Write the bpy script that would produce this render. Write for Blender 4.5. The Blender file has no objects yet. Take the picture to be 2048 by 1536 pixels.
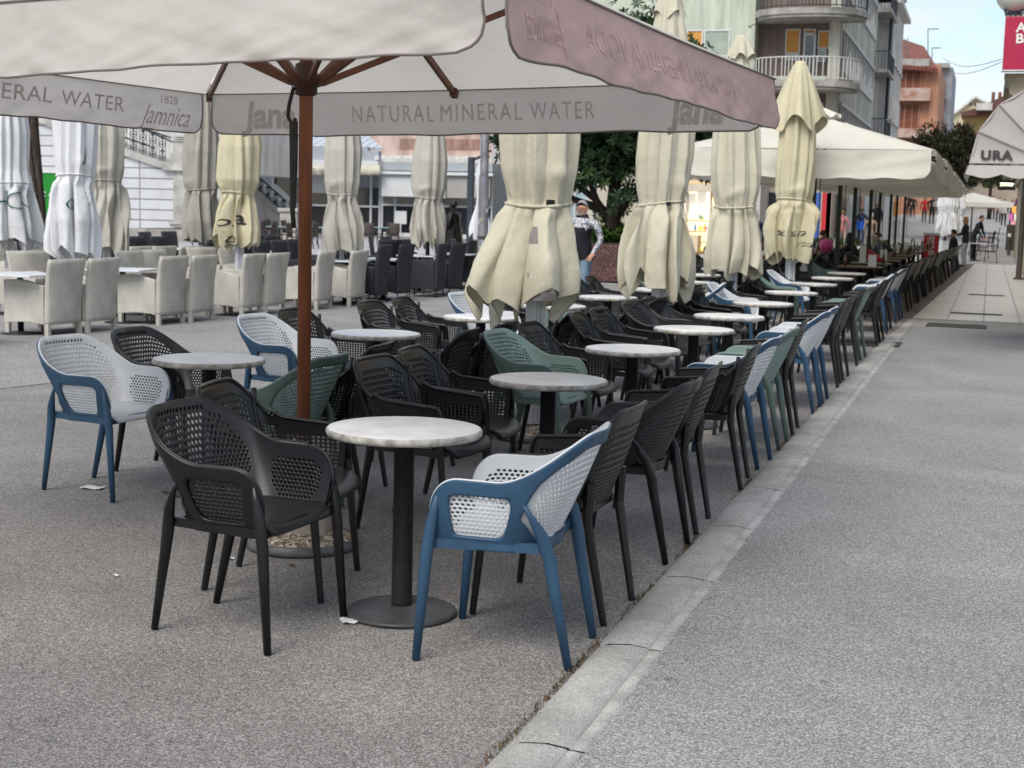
import bpy, math, random
import numpy as np
from mathutils import Vector, Matrix
random.seed(7); rng=np.random.RandomState(7)
S=bpy.context.scene; COL=S.collection
R_=math.radians
# ---------------------------------------------------------------- camera, sky, sun, exposure
FPX=2840.; EYE=1.575
ROLL=R_(1.5); PITCH=math.atan(347/FPX); YAW=R_(18.318)
f_=np.array([-math.sin(YAW)*math.cos(PITCH),math.cos(YAW)*math.cos(PITCH),-math.sin(PITCH)])
r0=np.array([math.cos(YAW),math.sin(YAW),0.]); u0=np.cross(r0,f_)
CR=math.cos(ROLL)*r0+math.sin(ROLL)*u0; CU=math.cos(ROLL)*u0-math.sin(ROLL)*r0; CF=f_
EYEP=np.array([0,0,EYE])
cam=bpy.data.cameras.new('camera'); cam.sensor_width=36; cam.lens=36*FPX/2048; cam.clip_end=2000; cam.clip_start=.05
co=bpy.data.objects.new('camera',cam); COL.objects.link(co); S.camera=co
co.matrix_world=Matrix(((CR[0],CU[0],-CF[0],0),(CR[1],CU[1],-CF[1],0),(CR[2],CU[2],-CF[2],EYE),(0,0,0,1)))
cam.dof.use_dof=True; cam.dof.focus_distance=6.0; cam.dof.aperture_fstop=7.0
W=bpy.data.worlds.new('World'); S.world=W; W.use_nodes=True
nt=W.node_tree; nt.nodes.clear()
o=nt.nodes.new('ShaderNodeOutputWorld'); bg=nt.nodes.new('ShaderNodeBackground'); bg.inputs[1].default_value=.084
sky=nt.nodes.new('ShaderNodeTexSky'); sky.sky_type='NISHITA'; sky.sun_disc=False
SUN_EL=50; SUN_AZ=188
sky.sun_elevation=R_(SUN_EL); sky.sun_rotation=R_(SUN_AZ); sky.air_density=1.0; sky.dust_density=1.2
tc=nt.nodes.new('ShaderNodeTexCoord'); mp=nt.nodes.new('ShaderNodeMapping'); mp.inputs['Scale'].default_value=(3,1.2,9); mp.inputs['Location'].default_value=(.3,.1,.2)
nz=nt.nodes.new('ShaderNodeTexNoise'); nz.inputs['Scale'].default_value=3.4; nz.inputs['Detail'].default_value=7; nz.inputs['Roughness'].default_value=.55
cr=nt.nodes.new('ShaderNodeValToRGB'); cr.color_ramp.elements[0].position=.42; cr.color_ramp.elements[1].position=.62
cr.color_ramp.elements[0].color=(.12,.12,.12,1); cr.color_ramp.elements[1].color=(.95,.95,.95,1)
mx=nt.nodes.new('ShaderNodeMixRGB'); mx.inputs[2].default_value=(5.0,5.15,5.35,1)
nt.links.new(tc.outputs['Generated'],mp.inputs[0]); nt.links.new(mp.outputs[0],nz.inputs['Vector']); nt.links.new(nz.outputs['Fac'],cr.inputs[0])
nt.links.new(cr.outputs[0],mx.inputs[0]); nt.links.new(sky.outputs[0],mx.inputs[1]); nt.links.new(mx.outputs[0],bg.inputs[0]); nt.links.new(bg.outputs[0],o.inputs[0])
sl=bpy.data.lights.new('sun','SUN'); sl.energy=1.5; sl.angle=R_(35); sl.color=(1,.95,.87)
so=bpy.data.objects.new('sun',sl); COL.objects.link(so)
# nishita: rotation measured clockwise from +Y
sd=Vector((math.sin(R_(SUN_AZ))*math.cos(R_(SUN_EL)),math.cos(R_(SUN_AZ))*math.cos(R_(SUN_EL)),math.sin(R_(SUN_EL))))
so.rotation_euler=sd.to_track_quat('Z','Y').to_euler()
S.view_settings.view_transform='Standard'; S.view_settings.look='None'; S.view_settings.exposure=1.15; S.view_settings.gamma=1
S.render.engine='CYCLES'; S.cycles.max_bounces=6; S.cycles.transparent_max_bounces=12
S.cycles.use_adaptive_sampling=True
# ---------------------------------------------------------------- pixel helpers (used to find where things stand)
def ray(px,py): return CF*FPX+CR*(px-1024)+CU*(768-py)
def G(px,py,z=0.):
    d=ray(px,py); return EYEP+d*((z-EYE)/d[2])
def AY(px,py,Y):
    d=ray(px,py); return EYEP+d*(Y/d[1])
def AD(px,py,D):
    d=ray(px,py); return EYEP+d*(D/FPX)
def ramp(y): return max(0.,(y-57)*.034)
# ---------------------------------------------------------------- materials
def lin(c): return tuple((x/12.92 if x<=.04045 else ((x+.055)/1.055)**2.4) for x in c)
MATS={}
def mat(name,col,rough=.6,var=.12,ns=6.,bump=0.,bs=60.,metal=0.,spec=.35,trans=0.,col2=None,emit=None,es=0.,detail=5,bd=.01,stretch=None,grime=0):
    if name in MATS: return MATS[name]
    m=bpy.data.materials.new(name); m.use_nodes=True; t=m.node_tree; N=t.nodes; L=t.links
    b=N['Principled BSDF']; b.inputs['Roughness'].default_value=rough; b.inputs['Metallic'].default_value=metal
    b.inputs['Specular IOR Level'].default_value=spec
    tcn=N.new('ShaderNodeTexCoord'); src=tcn.outputs['Object']
    if stretch:
        mm=N.new('ShaderNodeMapping'); mm.inputs['Scale'].default_value=stretch; L.new(src,mm.inputs[0]); src=mm.outputs[0]
    n=N.new('ShaderNodeTexNoise'); n.inputs['Scale'].default_value=ns; n.inputs['Detail'].default_value=detail; L.new(src,n.inputs['Vector'])
    r=N.new('ShaderNodeValToRGB'); r.color_ramp.elements[0].position=.3; r.color_ramp.elements[1].position=.7
    c2=col2 if col2 else tuple(min(1,x*(1+var)) for x in col); c1=tuple(x*(1-var) for x in col) if not col2 else col
    r.color_ramp.elements[0].color=(*c1,1); r.color_ramp.elements[1].color=(*c2,1)
    L.new(n.outputs['Fac'],r.inputs[0]); L.new(r.outputs[0],b.inputs['Base Color'])
    if grime:
        gm0=N.new('ShaderNodeMapping'); gm0.inputs['Scale'].default_value=(1.6,1.6,.22); L.new(tcn.outputs['Object'],gm0.inputs[0]); g1=N.new('ShaderNodeTexNoise'); g1.inputs['Scale'].default_value=1.3; g1.inputs['Detail'].default_value=9; g1.inputs['Roughness'].default_value=.65; L.new(gm0.outputs[0],g1.inputs['Vector'])
        g2=N.new('ShaderNodeMapRange'); g2.inputs[1].default_value=.38; g2.inputs[2].default_value=.62; g2.inputs[3].default_value=1-grime; g2.inputs[4].default_value=1.05; L.new(g1.outputs['Fac'],g2.inputs[0])
        g3=N.new('ShaderNodeVectorMath'); g3.operation='SCALE'; L.new(r.outputs[0],g3.inputs[0]); L.new(g2.outputs[0],g3.inputs['Scale']); L.new(g3.outputs[0],b.inputs['Base Color'])
    if bump:
        n2=N.new('ShaderNodeTexNoise'); n2.inputs['Scale'].default_value=bs; n2.inputs['Detail'].default_value=4; L.new(src,n2.inputs['Vector'])
        bp=N.new('ShaderNodeBump'); bp.inputs['Strength'].default_value=bump; bp.inputs['Distance'].default_value=bd; L.new(n2.outputs['Fac'],bp.inputs['Height']); L.new(bp.outputs[0],b.inputs['Normal'])
    if trans:
        tr=N.new('ShaderNodeBsdfTranslucent'); L.new(r.outputs[0],tr.inputs[0]); ms=N.new('ShaderNodeMixShader'); ms.inputs[0].default_value=trans
        L.new(b.outputs[0],ms.inputs[1]); L.new(tr.outputs[0],ms.inputs[2]); L.new(ms.outputs[0],N['Material Output'].inputs[0])
    if emit: b.inputs['Emission Color'].default_value=(*emit,1); b.inputs['Emission Strength'].default_value=es
    MATS[name]=m; return m
def speckle(name,ca,cb,cc,blotch=(.8,1.15),sc=190.,bump=.5,rough=.85,bs=.9,tint=None):
    """stone grit: fine aggregate cells over slow stains"""
    m=bpy.data.materials.new(name); m.use_nodes=True; t=m.node_tree; N=t.nodes; L=t.links; b=N['Principled BSDF']; b.inputs['Roughness'].default_value=rough
    b.inputs['Specular IOR Level'].default_value=.3
    tcn=N.new('ShaderNodeTexCoord'); v=N.new('ShaderNodeTexVoronoi'); v.inputs['Scale'].default_value=sc; L.new(tcn.outputs['Object'],v.inputs['Vector'])
    sep=N.new('ShaderNodeSeparateColor'); L.new(v.outputs['Color'],sep.inputs[0])
    r=N.new('ShaderNodeValToRGB'); e=r.color_ramp.elements; e[0].position=.1; e[0].color=(*ca,1); e[1].position=.95; e[1].color=(*cc,1); k=e.new(.6); k.color=(*cb,1)
    L.new(sep.outputs[0],r.inputs[0])
    n=N.new('ShaderNodeTexNoise'); n.inputs['Scale'].default_value=bs; n.inputs['Detail'].default_value=8; n.inputs['Roughness'].default_value=.65; L.new(tcn.outputs['Object'],n.inputs['Vector'])
    mr=N.new('ShaderNodeMapRange'); mr.inputs[1].default_value=.3; mr.inputs[2].default_value=.7; mr.inputs[3].default_value=blotch[0]; mr.inputs[4].default_value=blotch[1]; L.new(n.outputs['Fac'],mr.inputs[0])
    n3=N.new('ShaderNodeTexNoise'); n3.inputs['Scale'].default_value=9; n3.inputs['Detail'].default_value=3; L.new(tcn.outputs['Object'],n3.inputs['Vector'])
    gt=N.new('ShaderNodeMapRange'); gt.inputs[1].default_value=.70; gt.inputs[2].default_value=.725; gt.inputs[3].default_value=1; gt.inputs[4].default_value=.72; L.new(n3.outputs['Fac'],gt.inputs[0])
    m0=N.new('ShaderNodeMath'); m0.operation='MULTIPLY'; L.new(mr.outputs[0],m0.inputs[0]); L.new(gt.outputs[0],m0.inputs[1])
    gv=N.new('ShaderNodeTexVoronoi'); gv.inputs['Scale'].default_value=3.1; L.new(tcn.outputs['Object'],gv.inputs['Vector']); gs=N.new('ShaderNodeSeparateColor'); L.new(gv.outputs['Color'],gs.inputs[0])
    gl=N.new('ShaderNodeMath'); gl.operation='MULTIPLY'; gl.inputs[1].default_value=.055; L.new(gs.outputs[1],gl.inputs[0]); gc_=N.new('ShaderNodeMath'); gc_.operation='LESS_THAN'; L.new(gv.outputs['Distance'],gc_.inputs[0]); L.new(gl.outputs[0],gc_.inputs[1])
    gm_=N.new('ShaderNodeMapRange'); gm_.inputs[3].default_value=1; gm_.inputs[4].default_value=.62; L.new(gc_.outputs[0],gm_.inputs[0])
    n4=N.new('ShaderNodeTexNoise'); n4.inputs['Scale'].default_value=.28; n4.inputs['Detail'].default_value=4; n4.inputs['Distortion'].default_value=1.2; L.new(tcn.outputs['Object'],n4.inputs['Vector'])
    m4=N.new('ShaderNodeMapRange'); m4.inputs[1].default_value=.42; m4.inputs[2].default_value=.58; m4.inputs[3].default_value=.90; m4.inputs[4].default_value=1.08; L.new(n4.outputs['Fac'],m4.inputs[0])
    m5=N.new('ShaderNodeMath'); m5.operation='MULTIPLY'; L.new(gm_.outputs[0],m5.inputs[0]); L.new(m4.outputs[0],m5.inputs[1])
    m1=N.new('ShaderNodeMath'); m1.operation='MULTIPLY'; L.new(m0.outputs[0],m1.inputs[0]); L.new(m5.outputs[0],m1.inputs[1])
    vm=N.new('ShaderNodeVectorMath'); vm.operation='SCALE'; L.new(r.outputs[0],vm.inputs[0]); L.new(m1.outputs[0],vm.inputs['Scale']); L.new(vm.outputs[0],b.inputs['Base Color'])
    bp=N.new('ShaderNodeBump'); bp.inputs['Strength'].default_value=bump; bp.inputs['Distance'].default_value=.004; L.new(v.outputs['Distance'],bp.inputs['Height']); L.new(bp.outputs[0],b.inputs['Normal'])
    MATS[name]=m; return m
def brickmat(name,col,col2,mortar,w,h,ms=.01,off=.0,rough=.7,axis='xy',noise=.15,bump=.4):
    m=bpy.data.materials.new(name); m.use_nodes=True; t=m.node_tree; N=t.nodes; L=t.links; b=N['Principled BSDF']; b.inputs['Roughness'].default_value=rough
    tcn=N.new('ShaderNodeTexCoord'); sp=N.new('ShaderNodeSeparateXYZ'); cb=N.new('ShaderNodeCombineXYZ'); L.new(tcn.outputs['Object'],sp.inputs[0])
    ix={'x':0,'y':1,'z':2}; L.new(sp.outputs[ix[axis[0]]],cb.inputs[0]); L.new(sp.outputs[ix[axis[1]]],cb.inputs[1])
    k=N.new('ShaderNodeTexBrick'); k.offset=off; k.inputs['Scale'].default_value=1; k.inputs['Brick Width'].default_value=w; k.inputs['Row Height'].default_value=h; k.inputs['Mortar Size'].default_value=ms
    k.inputs['Color1'].default_value=(*col,1); k.inputs['Color2'].default_value=(*col2,1); k.inputs['Mortar'].default_value=(*mortar,1); L.new(cb.outputs[0],k.inputs[0])
    n=N.new('ShaderNodeTexNoise'); n.inputs['Scale'].default_value=1.7; n.inputs['Detail'].default_value=9; n.inputs['Roughness'].default_value=.7; L.new(tcn.outputs['Object'],n.inputs['Vector'])
    mr=N.new('ShaderNodeMapRange'); mr.inputs[1].default_value=.3; mr.inputs[2].default_value=.7; mr.inputs[3].default_value=1-noise; mr.inputs[4].default_value=1+noise; L.new(n.outputs['Fac'],mr.inputs[0])
    vm=N.new('ShaderNodeVectorMath'); vm.operation='SCALE'; L.new(k.outputs[0],vm.inputs[0]); L.new(mr.outputs[0],vm.inputs['Scale']); L.new(vm.outputs[0],b.inputs['Base Color'])
    bp=N.new('ShaderNodeBump'); bp.inputs['Strength'].default_value=bump; bp.inputs['Distance'].default_value=.01; bp.invert=True; L.new(k.outputs['Fac'],bp.inputs['Height']); L.new(bp.outputs[0],b.inputs['Normal'])
    MATS[name]=m; return m
def weavemat(name,col,dark,sc=42.):
    m=bpy.data.materials.new(name); m.use_nodes=True; t=m.node_tree; N=t.nodes; L=t.links; b=N['Principled BSDF']; b.inputs['Roughness'].default_value=.55
    tcn=N.new('ShaderNodeTexCoord'); sp=N.new('ShaderNodeSeparateXYZ'); L.new(tcn.outputs['Object'],sp.inputs[0])
    ad=N.new('ShaderNodeMath'); ad.operation='ADD'; L.new(sp.outputs[0],ad.inputs[0]); L.new(sp.outputs[1],ad.inputs[1])
    def sine(a,fr):
        q=N.new('ShaderNodeMath'); q.operation='MULTIPLY'; L.new(a,q.inputs[0]); q.inputs[1].default_value=fr
        s=N.new('ShaderNodeMath'); s.operation='SINE'; L.new(q.outputs[0],s.inputs[0]); return s.outputs[0]
    a=sine(ad.outputs[0],sc*3.1); c=sine(sp.outputs[2],sc*6.0)
    mu=N.new('ShaderNodeMath'); mu.operation='MULTIPLY'; L.new(a,mu.inputs[0]); L.new(c,mu.inputs[1])
    mr=N.new('ShaderNodeMapRange'); mr.inputs[1].default_value=-.9; mr.inputs[2].default_value=.2; L.new(mu.outputs[0],mr.inputs[0])
    n=N.new('ShaderNodeTexNoise'); n.inputs['Scale'].default_value=3.5; n.inputs['Detail'].default_value=6; L.new(tcn.outputs['Object'],n.inputs['Vector'])
    m2=N.new('ShaderNodeMapRange'); m2.inputs[1].default_value=.3; m2.inputs[2].default_value=.7; m2.inputs[3].default_value=.74; m2.inputs[4].default_value=1.08; L.new(n.outputs['Fac'],m2.inputs[0])
    x=N.new('ShaderNodeMixRGB'); x.inputs[1].default_value=(*dark,1); x.inputs[2].default_value=(*col,1); L.new(mr.outputs[0],x.inputs[0])
    vm=N.new('ShaderNodeVectorMath'); vm.operation='SCALE'; L.new(x.outputs[0],vm.inputs[0]); L.new(m2.outputs[0],vm.inputs['Scale']); L.new(vm.outputs[0],b.inputs['Base Color'])
    bp=N.new('ShaderNodeBump'); bp.inputs['Strength'].default_value=.9; bp.inputs['Distance'].default_value=.006; L.new(mr.outputs[0],bp.inputs['Height']); L.new(bp.outputs[0],b.inputs['Normal'])
    MATS[name]=m; return m
M_asph=speckle('asphalt grit',(.10,.094,.088),(.215,.203,.193),(.385,.367,.352),blotch=(.80,1.12),sc=210,bump=.45,bs=.9)
M_pave=speckle('pale pavement grit',(.13,.129,.127),(.255,.251,.247),(.44,.434,.428),blotch=(.82,1.1),sc=210,bump=.45,bs=.7)
M_kerb=speckle('kerb limestone',(.27,.263,.248),(.365,.355,.337),(.50,.49,.465),blotch=(.7,1.12),sc=260,bump=.5,bs=3.)
M_black=mat('black plastic',(.0055,.0057,.0068),.33,.25,9,spec=.42,bump=.12,bs=500,bd=.001)
M_blackA=mat('charcoal plastic',(.013,.0135,.016),.38,.2,9,spec=.4,bump=.12,bs=500,bd=.001)
M_white=mat('pale grey plastic',(.53,.55,.57),.42,.06,7)
M_blue=mat('slate blue plastic',(.026,.068,.125),.45,.12,7)
M_green=mat('sage green plastic',(.17,.235,.215),.42,.08,7)
M_greenf=mat('dark sage plastic',(.085,.125,.11),.45,.08,7)
M_marble=mat('worn white marble',(.60,.585,.57),.35,0,7,col2=(.78,.77,.76),bump=.05,detail=14)
M_rim=mat('grimy table edge',(.2,.185,.16),.55,0,26,col2=(.52,.5,.46),detail=9)
M_steel=mat('black column steel',(.015,.016,.018),.4,.3,12)
M_base=mat('dark base steel',(.05,.052,.055),.45,.35,7,bump=.2)
M_wood=mat('brown varnished wood',(.18,.06,.026),.4,.3,5,stretch=(6,6,.6))
M_wood2=mat('dark brown strut wood',(.12,.045,.024),.45,.3,5)
# ---------------------------------------------------------------- mesh builder
class MB:
    def __init__(s): s.v=[]; s.f=[]; s.m=[]; s.sm=[]
    def add(s,vs,fs,mi=0,smooth=False):
        b=len(s.v); s.v.extend([tuple(map(float,p)) for p in vs]); s.f.extend([tuple(i+b for i in q) for q in fs]); s.m.extend([mi]*len(fs)); s.sm.extend([smooth]*len(fs)); return s
    def box(s,x0,x1,y0,y1,z0,z1,mi=0):
        if x0>x1:x0,x1=x1,x0
        if y0>y1:y0,y1=y1,y0
        if z0>z1:z0,z1=z1,z0
        return s.add([(x0,y0,z0),(x1,y0,z0),(x1,y1,z0),(x0,y1,z0),(x0,y0,z1),(x1,y0,z1),(x1,y1,z1),(x0,y1,z1)],[(0,3,2,1),(4,5,6,7),(0,1,5,4),(1,2,6,5),(2,3,7,6),(3,0,4,7)],mi)
    def bar(s,p0,p1,w,h=None,mi=0):
        h=h or w; p0=Vector(p0); p1=Vector(p1); d=(p1-p0).normalized(); up=Vector((0,0,1)) if abs(d.z)<.95 else Vector((1,0,0))
        a=d.cross(up).normalized()*w/2; b=d.cross(a).normalized()*h/2
        vs=[p+q for p in (p0,p1) for q in (a+b,-a+b,-a-b,a-b)]
        return s.add(vs,[(0,1,2,3),(7,6,5,4),(0,4,5,1),(1,5,6,2),(2,6,7,3),(3,7,4,0)],mi)
    def tube(s,pts,r,n=10,mi=0,cap=True,rz=None,smooth=True):
        pts=[Vector(p) for p in pts]; rs=r if hasattr(r,'__len__') else [r]*len(pts); vs=[];fs=[]; ref=None
        for i,p in enumerate(pts):
            d=(pts[min(i+1,len(pts)-1)]-pts[max(i-1,0)]).normalized()
            if ref is None: ref=Vector((0,1,0)) if abs(d.y)<.9 else Vector((1,0,0))
            a=(ref-d*ref.dot(d)).normalized(); ref=a; b=d.cross(a)
            for k in range(n):
                t=2*math.pi*k/n; vs.append(p+a*math.cos(t)*rs[i]*(rz or 1)+b*math.sin(t)*rs[i])
        for i in range(len(pts)-1):
            for k in range(n): fs.append((i*n+k,i*n+(k+1)%n,(i+1)*n+(k+1)%n,(i+1)*n+k))
        if cap: fs.append(tuple(range(n))[::-1]); fs.append(tuple((len(pts)-1)*n+k for k in range(n)))
        return s.add(vs,fs,mi,smooth)
    def lathe(s,prof,c=(0,0,0),n=40,mi=0,smooth=True):
        vs=[];fs=[]
        for r,z in prof:
            for k in range(n): t=2*math.pi*k/n; vs.append((c[0]+r*math.cos(t),c[1]+r*math.sin(t),c[2]+z))
        for i in range(len(prof)-1):
            for k in range(n): fs.append((i*n+k,i*n+(k+1)%n,(i+1)*n+(k+1)%n,(i+1)*n+k))
        fs.append(tuple(range(n))[::-1]); fs.append(tuple((len(prof)-1)*n+k for k in range(n)))
        return s.add(vs,fs,mi,smooth)
    def grid(s,P,mi=0,smooth=True,closed=False):
        P=np.asarray(P); a,b=P.shape[:2]; vs=P.reshape(-1,3); fs=[]
        for i in range(a-1):
            for j in range(b if closed else b-1):
                j2=(j+1)%b; fs.append((i*b+j,i*b+j2,(i+1)*b+j2,(i+1)*b+j))
        return s.add(vs,fs,mi,smooth)
    def prism(s,poly,ax,a0,a1,mi=0):
        """poly of 2D points extruded along axis ax ('x','y','z')"""
        n=len(poly); f={'x':lambda p,a:(a,p[0],p[1]),'y':lambda p,a:(p[0],a,p[1]),'z':lambda p,a:(p[0],p[1],a)}[ax]
        vs=[f(p,a0) for p in poly]+[f(p,a1) for p in poly]
        return s.add(vs,[tuple(range(n)),tuple(range(2*n-1,n-1,-1))]+[(i,i+n,(i+1)%n+n,(i+1)%n) for i in range(n)],mi)
    def build(s,name,mats,parent=None,loc=None,merge=False,solid=0,off=-1,bevel=0):
        me=bpy.data.meshes.new(name); me.from_pydata(s.v,[],s.f)
        for m in (mats if isinstance(mats,(list,tuple)) else [mats]): me.materials.append(m)
        me.polygons.foreach_set('material_index',s.m); me.polygons.foreach_set('use_smooth',s.sm)
        import bmesh
        bm=bmesh.new(); bm.from_mesh(me)
        if merge: bmesh.ops.remove_doubles(bm,verts=bm.verts,dist=1e-5)
        if not solid: bmesh.ops.recalc_face_normals(bm,faces=bm.faces)
        if bevel: bmesh.ops.bevel(bm,geom=bm.edges[:],offset=bevel,segments=2,affect='EDGES',profile=.6)
        bm.to_mesh(me); bm.free()
        ob=bpy.data.objects.new(name,me); COL.objects.link(ob)
        if solid:
            md=ob.modifiers.new('s','SOLIDIFY'); md.thickness=solid; md.offset=off; bake(ob)
        if parent: ob.parent=parent
        if loc is not None: ob.location=loc
        return ob
def bake(ob):
    bpy.context.view_layer.update()
    dg=bpy.context.evaluated_depsgraph_get(); me=bpy.data.meshes.new_from_object(ob.evaluated_get(dg)); ob.modifiers.clear(); ob.data=me
def tag(o,label=None,cat=None,group=None,kind=None):
    if label: o['label']=label
    if cat: o['category']=cat
    if group: o['group']=group
    if kind: o['kind']=kind
    return o
def thing(name,loc=(0,0,0),rz=0,label=None,cat=None,group=None):
    o=bpy.data.objects.new(name,None); COL.objects.link(o); o.location=tuple(loc); o.rotation_euler=(0,0,rz); o.empty_display_size=.2
    return tag(o,label,cat,group)
def kids(o): return [c for c in bpy.data.objects if c.parent==o]
CH={}
def dup(root,loc,rz,label=None,group=None,cat=None):
    r=root.copy(); COL.objects.link(r); r.location=tuple(loc); r.rotation_euler=(0,0,rz)
    if label: r['label']=label
    if group: r['group']=group
    if root.name not in CH: CH[root.name]=[(c,kids(c)) for c in kids(root)]
    for c,gs in CH[root.name]:
        k=c.copy(); COL.objects.link(k); k.parent=r
        for g in gs: q=g.copy(); COL.objects.link(q); q.parent=k
    return r
def first(proto):
    st={'u':False}
    def place(loc,rz,label,group=None):
        if not st['u']:
            st['u']=True; CH[proto.name]=[(c,kids(c)) for c in kids(proto)]
            proto.location=tuple(loc); proto.rotation_euler=(0,0,rz); proto['label']=label
            if group: proto['group']=group
            return proto
        return dup(proto,loc,rz,label,group)
    return place
def struct(o): o['kind']='structure'; return o
def textmesh(s,size=1.,sub=0,extr=0.,align='CENTER',shear=0.,spacing=1.,offset=0.):
    c=bpy.data.curves.new('t','FONT'); c.body=s; c.size=size; c.align_x=align; c.align_y='CENTER'; c.extrude=extr; c.shear=shear; c.space_character=spacing; c.offset=offset; c.resolution_u=3
    ob=bpy.data.objects.new('t',c); COL.objects.link(ob); bpy.context.view_layer.update()
    dg=bpy.context.evaluated_depsgraph_get(); me=bpy.data.meshes.new_from_object(ob.evaluated_get(dg))
    vs=[tuple(v.co) for v in me.vertices]; fs=[tuple(p.vertices) for p in me.polygons]
    if sub:
        import bmesh
        bm=bmesh.new(); bm.from_mesh(me)
        for _ in range(4):
            es=[e for e in bm.edges if e.calc_length()>sub]
            if not es: break
            bmesh.ops.subdivide_edges(bm,edges=es,cuts=1); bmesh.ops.triangulate(bm,faces=[f for f in bm.faces if len(f.verts)>4])
        bm.to_mesh(me); bm.free(); vs=[tuple(v.co) for v in me.vertices]; fs=[tuple(p.vertices) for p in me.polygons]
    bpy.data.objects.remove(ob); bpy.data.curves.remove(c); bpy.data.meshes.remove(me); return vs,fs
def letters(name,s,size,mp,m,parent,**k):
    """mp maps flat text x,y to a point on the surface"""
    vs,fs=textmesh(s,size,**k); b=MB(); b.add([mp(x,y) for x,y,z in vs],fs); return b.build(name,m,parent)
exec_parts=[]
# ================================================================ the setting
g=MB(); g.box(-160,60,-12,190,-1.2,-.004); struct(g.build('ground',M_asph))
M_sqp=brickmat('square stone slabs',(.40,.40,.41),(.34,.34,.35),(.2,.2,.2),1.2,.9,.015,.5,noise=.12)
g=MB(); g.add([(-60,30.5,0),(-6.6,30.5,0),(-7.3,57,0),(-60,80,0)],[(0,1,2,3)]); struct(g.build('square_paving',M_sqp))
M_lft=speckle('worn square asphalt',(.16,.155,.15),(.26,.25,.245),(.4,.39,.38),blotch=(.8,1.15),sc=120)
g=MB(); pl=[(-60,9.2),(-7.8,9.2),(-7.2,12),(-6.9,16),(-6.6,21),(-6.4,30.4),(-60,30.4)]; g.add([(x,y,.0) for x,y in pl],[tuple(range(len(pl)))]); struct(g.build('worn_paving',M_lft))
g=MB(); g.add([(-1.035,-8,.004),(9,-8,.004),(9,23.95,.004),(-1.035,23.95,.004)],[(0,1,2,3)]); struct(g.build('pavement',M_pave))
M_tile=brickmat('pale paving tiles',(.60,.57,.51),(.54,.51,.46),(.24,.23,.21),.56,.62,.012,0,rough=.45,noise=.1)
g=MB(); g.add([(-1.1,23.97,.008),(9,23.97,.008),(9,57,.008),(-.45,57,.008)],[(0,1,2,3)]); struct(g.build('tiled_path',M_tile))
M_terr=brickmat('brown terrace floor',(.16,.125,.105),(.13,.1,.085),(.07,.06,.05),1.4,.5,.012,.5)  # brown floor strip with darker joint lines
g=MB(); g.add([(-6.2,24,.006),(-1.11,24,.006),(-.46,57,.006),(-6.2,57,.006)],[(0,1,2,3)]); struct(g.build('terrace_floor',M_terr))
M_str=mat('street stone',(.32,.31,.30),.7,.12,.8)
g=MB(); g.add([(-9.5,57,.0),(9,57,.0),(9,180,ramp(180)),(-9.5,180,ramp(180)),(9,180,-1),(-9.5,180,-1),(9,57,-1),(-9.5,57,-1)],[(0,1,2,3),(3,2,4,5),(1,6,4,2),(0,3,5,7)]); struct(g.build('street',M_str))
# kerb: slightly crowned slabs with open joints
kb=MB(); ys=[.2,1.3,2.55,3.86,4.90,5.95,7.06,8.15,9.27,10.4,11.5,12.6,13.7,14.8,15.9,17.0,18.1,18.9]
for a,b in zip(ys,ys[1:]):
    x=-1.262+random.uniform(-.004,.004); w=.232; n=12; P=[]
    for j in range(n+1):
        t=j/n; y=a+.005+(b-a-.01)*t; e=.004 if j in (0,n) else 0; jg=random.uniform(-.006,.006)
        P.append([(x,y,-.003),(x+.006,y,.006-e),(x+.05,y,.017-e),(x+.12,y,.024-e),(x+.185,y,.018-e),(x+.19,y,.008),(x+.196,y,.010),(x+w+jg,y,.009),(x+w+.004+jg,y,-.003)])
    kb.grid([q[:6] for q in P]); kb.grid([q[5:] for q in P],1)
    kb.box(x+.01,x+w-.02,a-.006,a+.006,-.003,.006)
kb.add([(-1.25,18.95,.003),(-1.04,18.95,.003),(-1.04,24,.003),(-1.12,24,.003)],[(0,1,2,3)])
struct(kb.build('kerb',[M_kerb,speckle('pale kerb edge',(.32,.312,.296),(.42,.41,.39),(.55,.54,.51),blotch=(.6,1.12),sc=260,bump=.5,bs=5.)]))
M_iron=mat('cast iron grate',(.05,.048,.046),.6,.3,30,bump=.4,bs=60,bd=.004)
M_shade=mat('drain shade',(.05,.045,.042),.8,.3,10)
def grate(x0,x1,y0,y1,lab,n=9,par=False):
    t=thing('drain_grate',((x0+x1)/2,(y0+y1)/2,.008),0,lab,'drain grate'); w=(x1-x0)/2; d=(y1-y0)/2
    b=MB(); b.box(-w,w,-d,-d+.03,0,.008).box(-w,w,d-.03,d,0,.008).box(-w,-w+.03,-d,d,0,.008).box(w-.03,w,-d,d,0,.008); b.build('frame',M_iron,t)
    b=MB()
    for i in range(n): x=-w+.05+(2*w-.1)*i/(n-1); b.box(x-.012,x+.012,-d+.03,d-.03,0,.006)
    b.build('grille',M_iron,t); b=MB(); b.box(-w+.02,w-.02,-d+.02,d-.02,-.001,.0015); b.build('pit_shade',M_shade,t)  # thin dark sheet under the bars paints the shade below them
grate(-1.85,-.98,18.25,18.95,'dark iron grate set across the end of the kerb',14)
grate(-.82,.05,22.2,22.95,'wide iron cover in the asphalt just before the pale tiles',16)
grate(-.55,.3,25.6,25.95,'narrow iron grate nearest of those in the pale tiled path',14)
grate(-.35,.4,32.5,32.9,'narrow iron grate farther along the pale tiled path',12)
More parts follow.
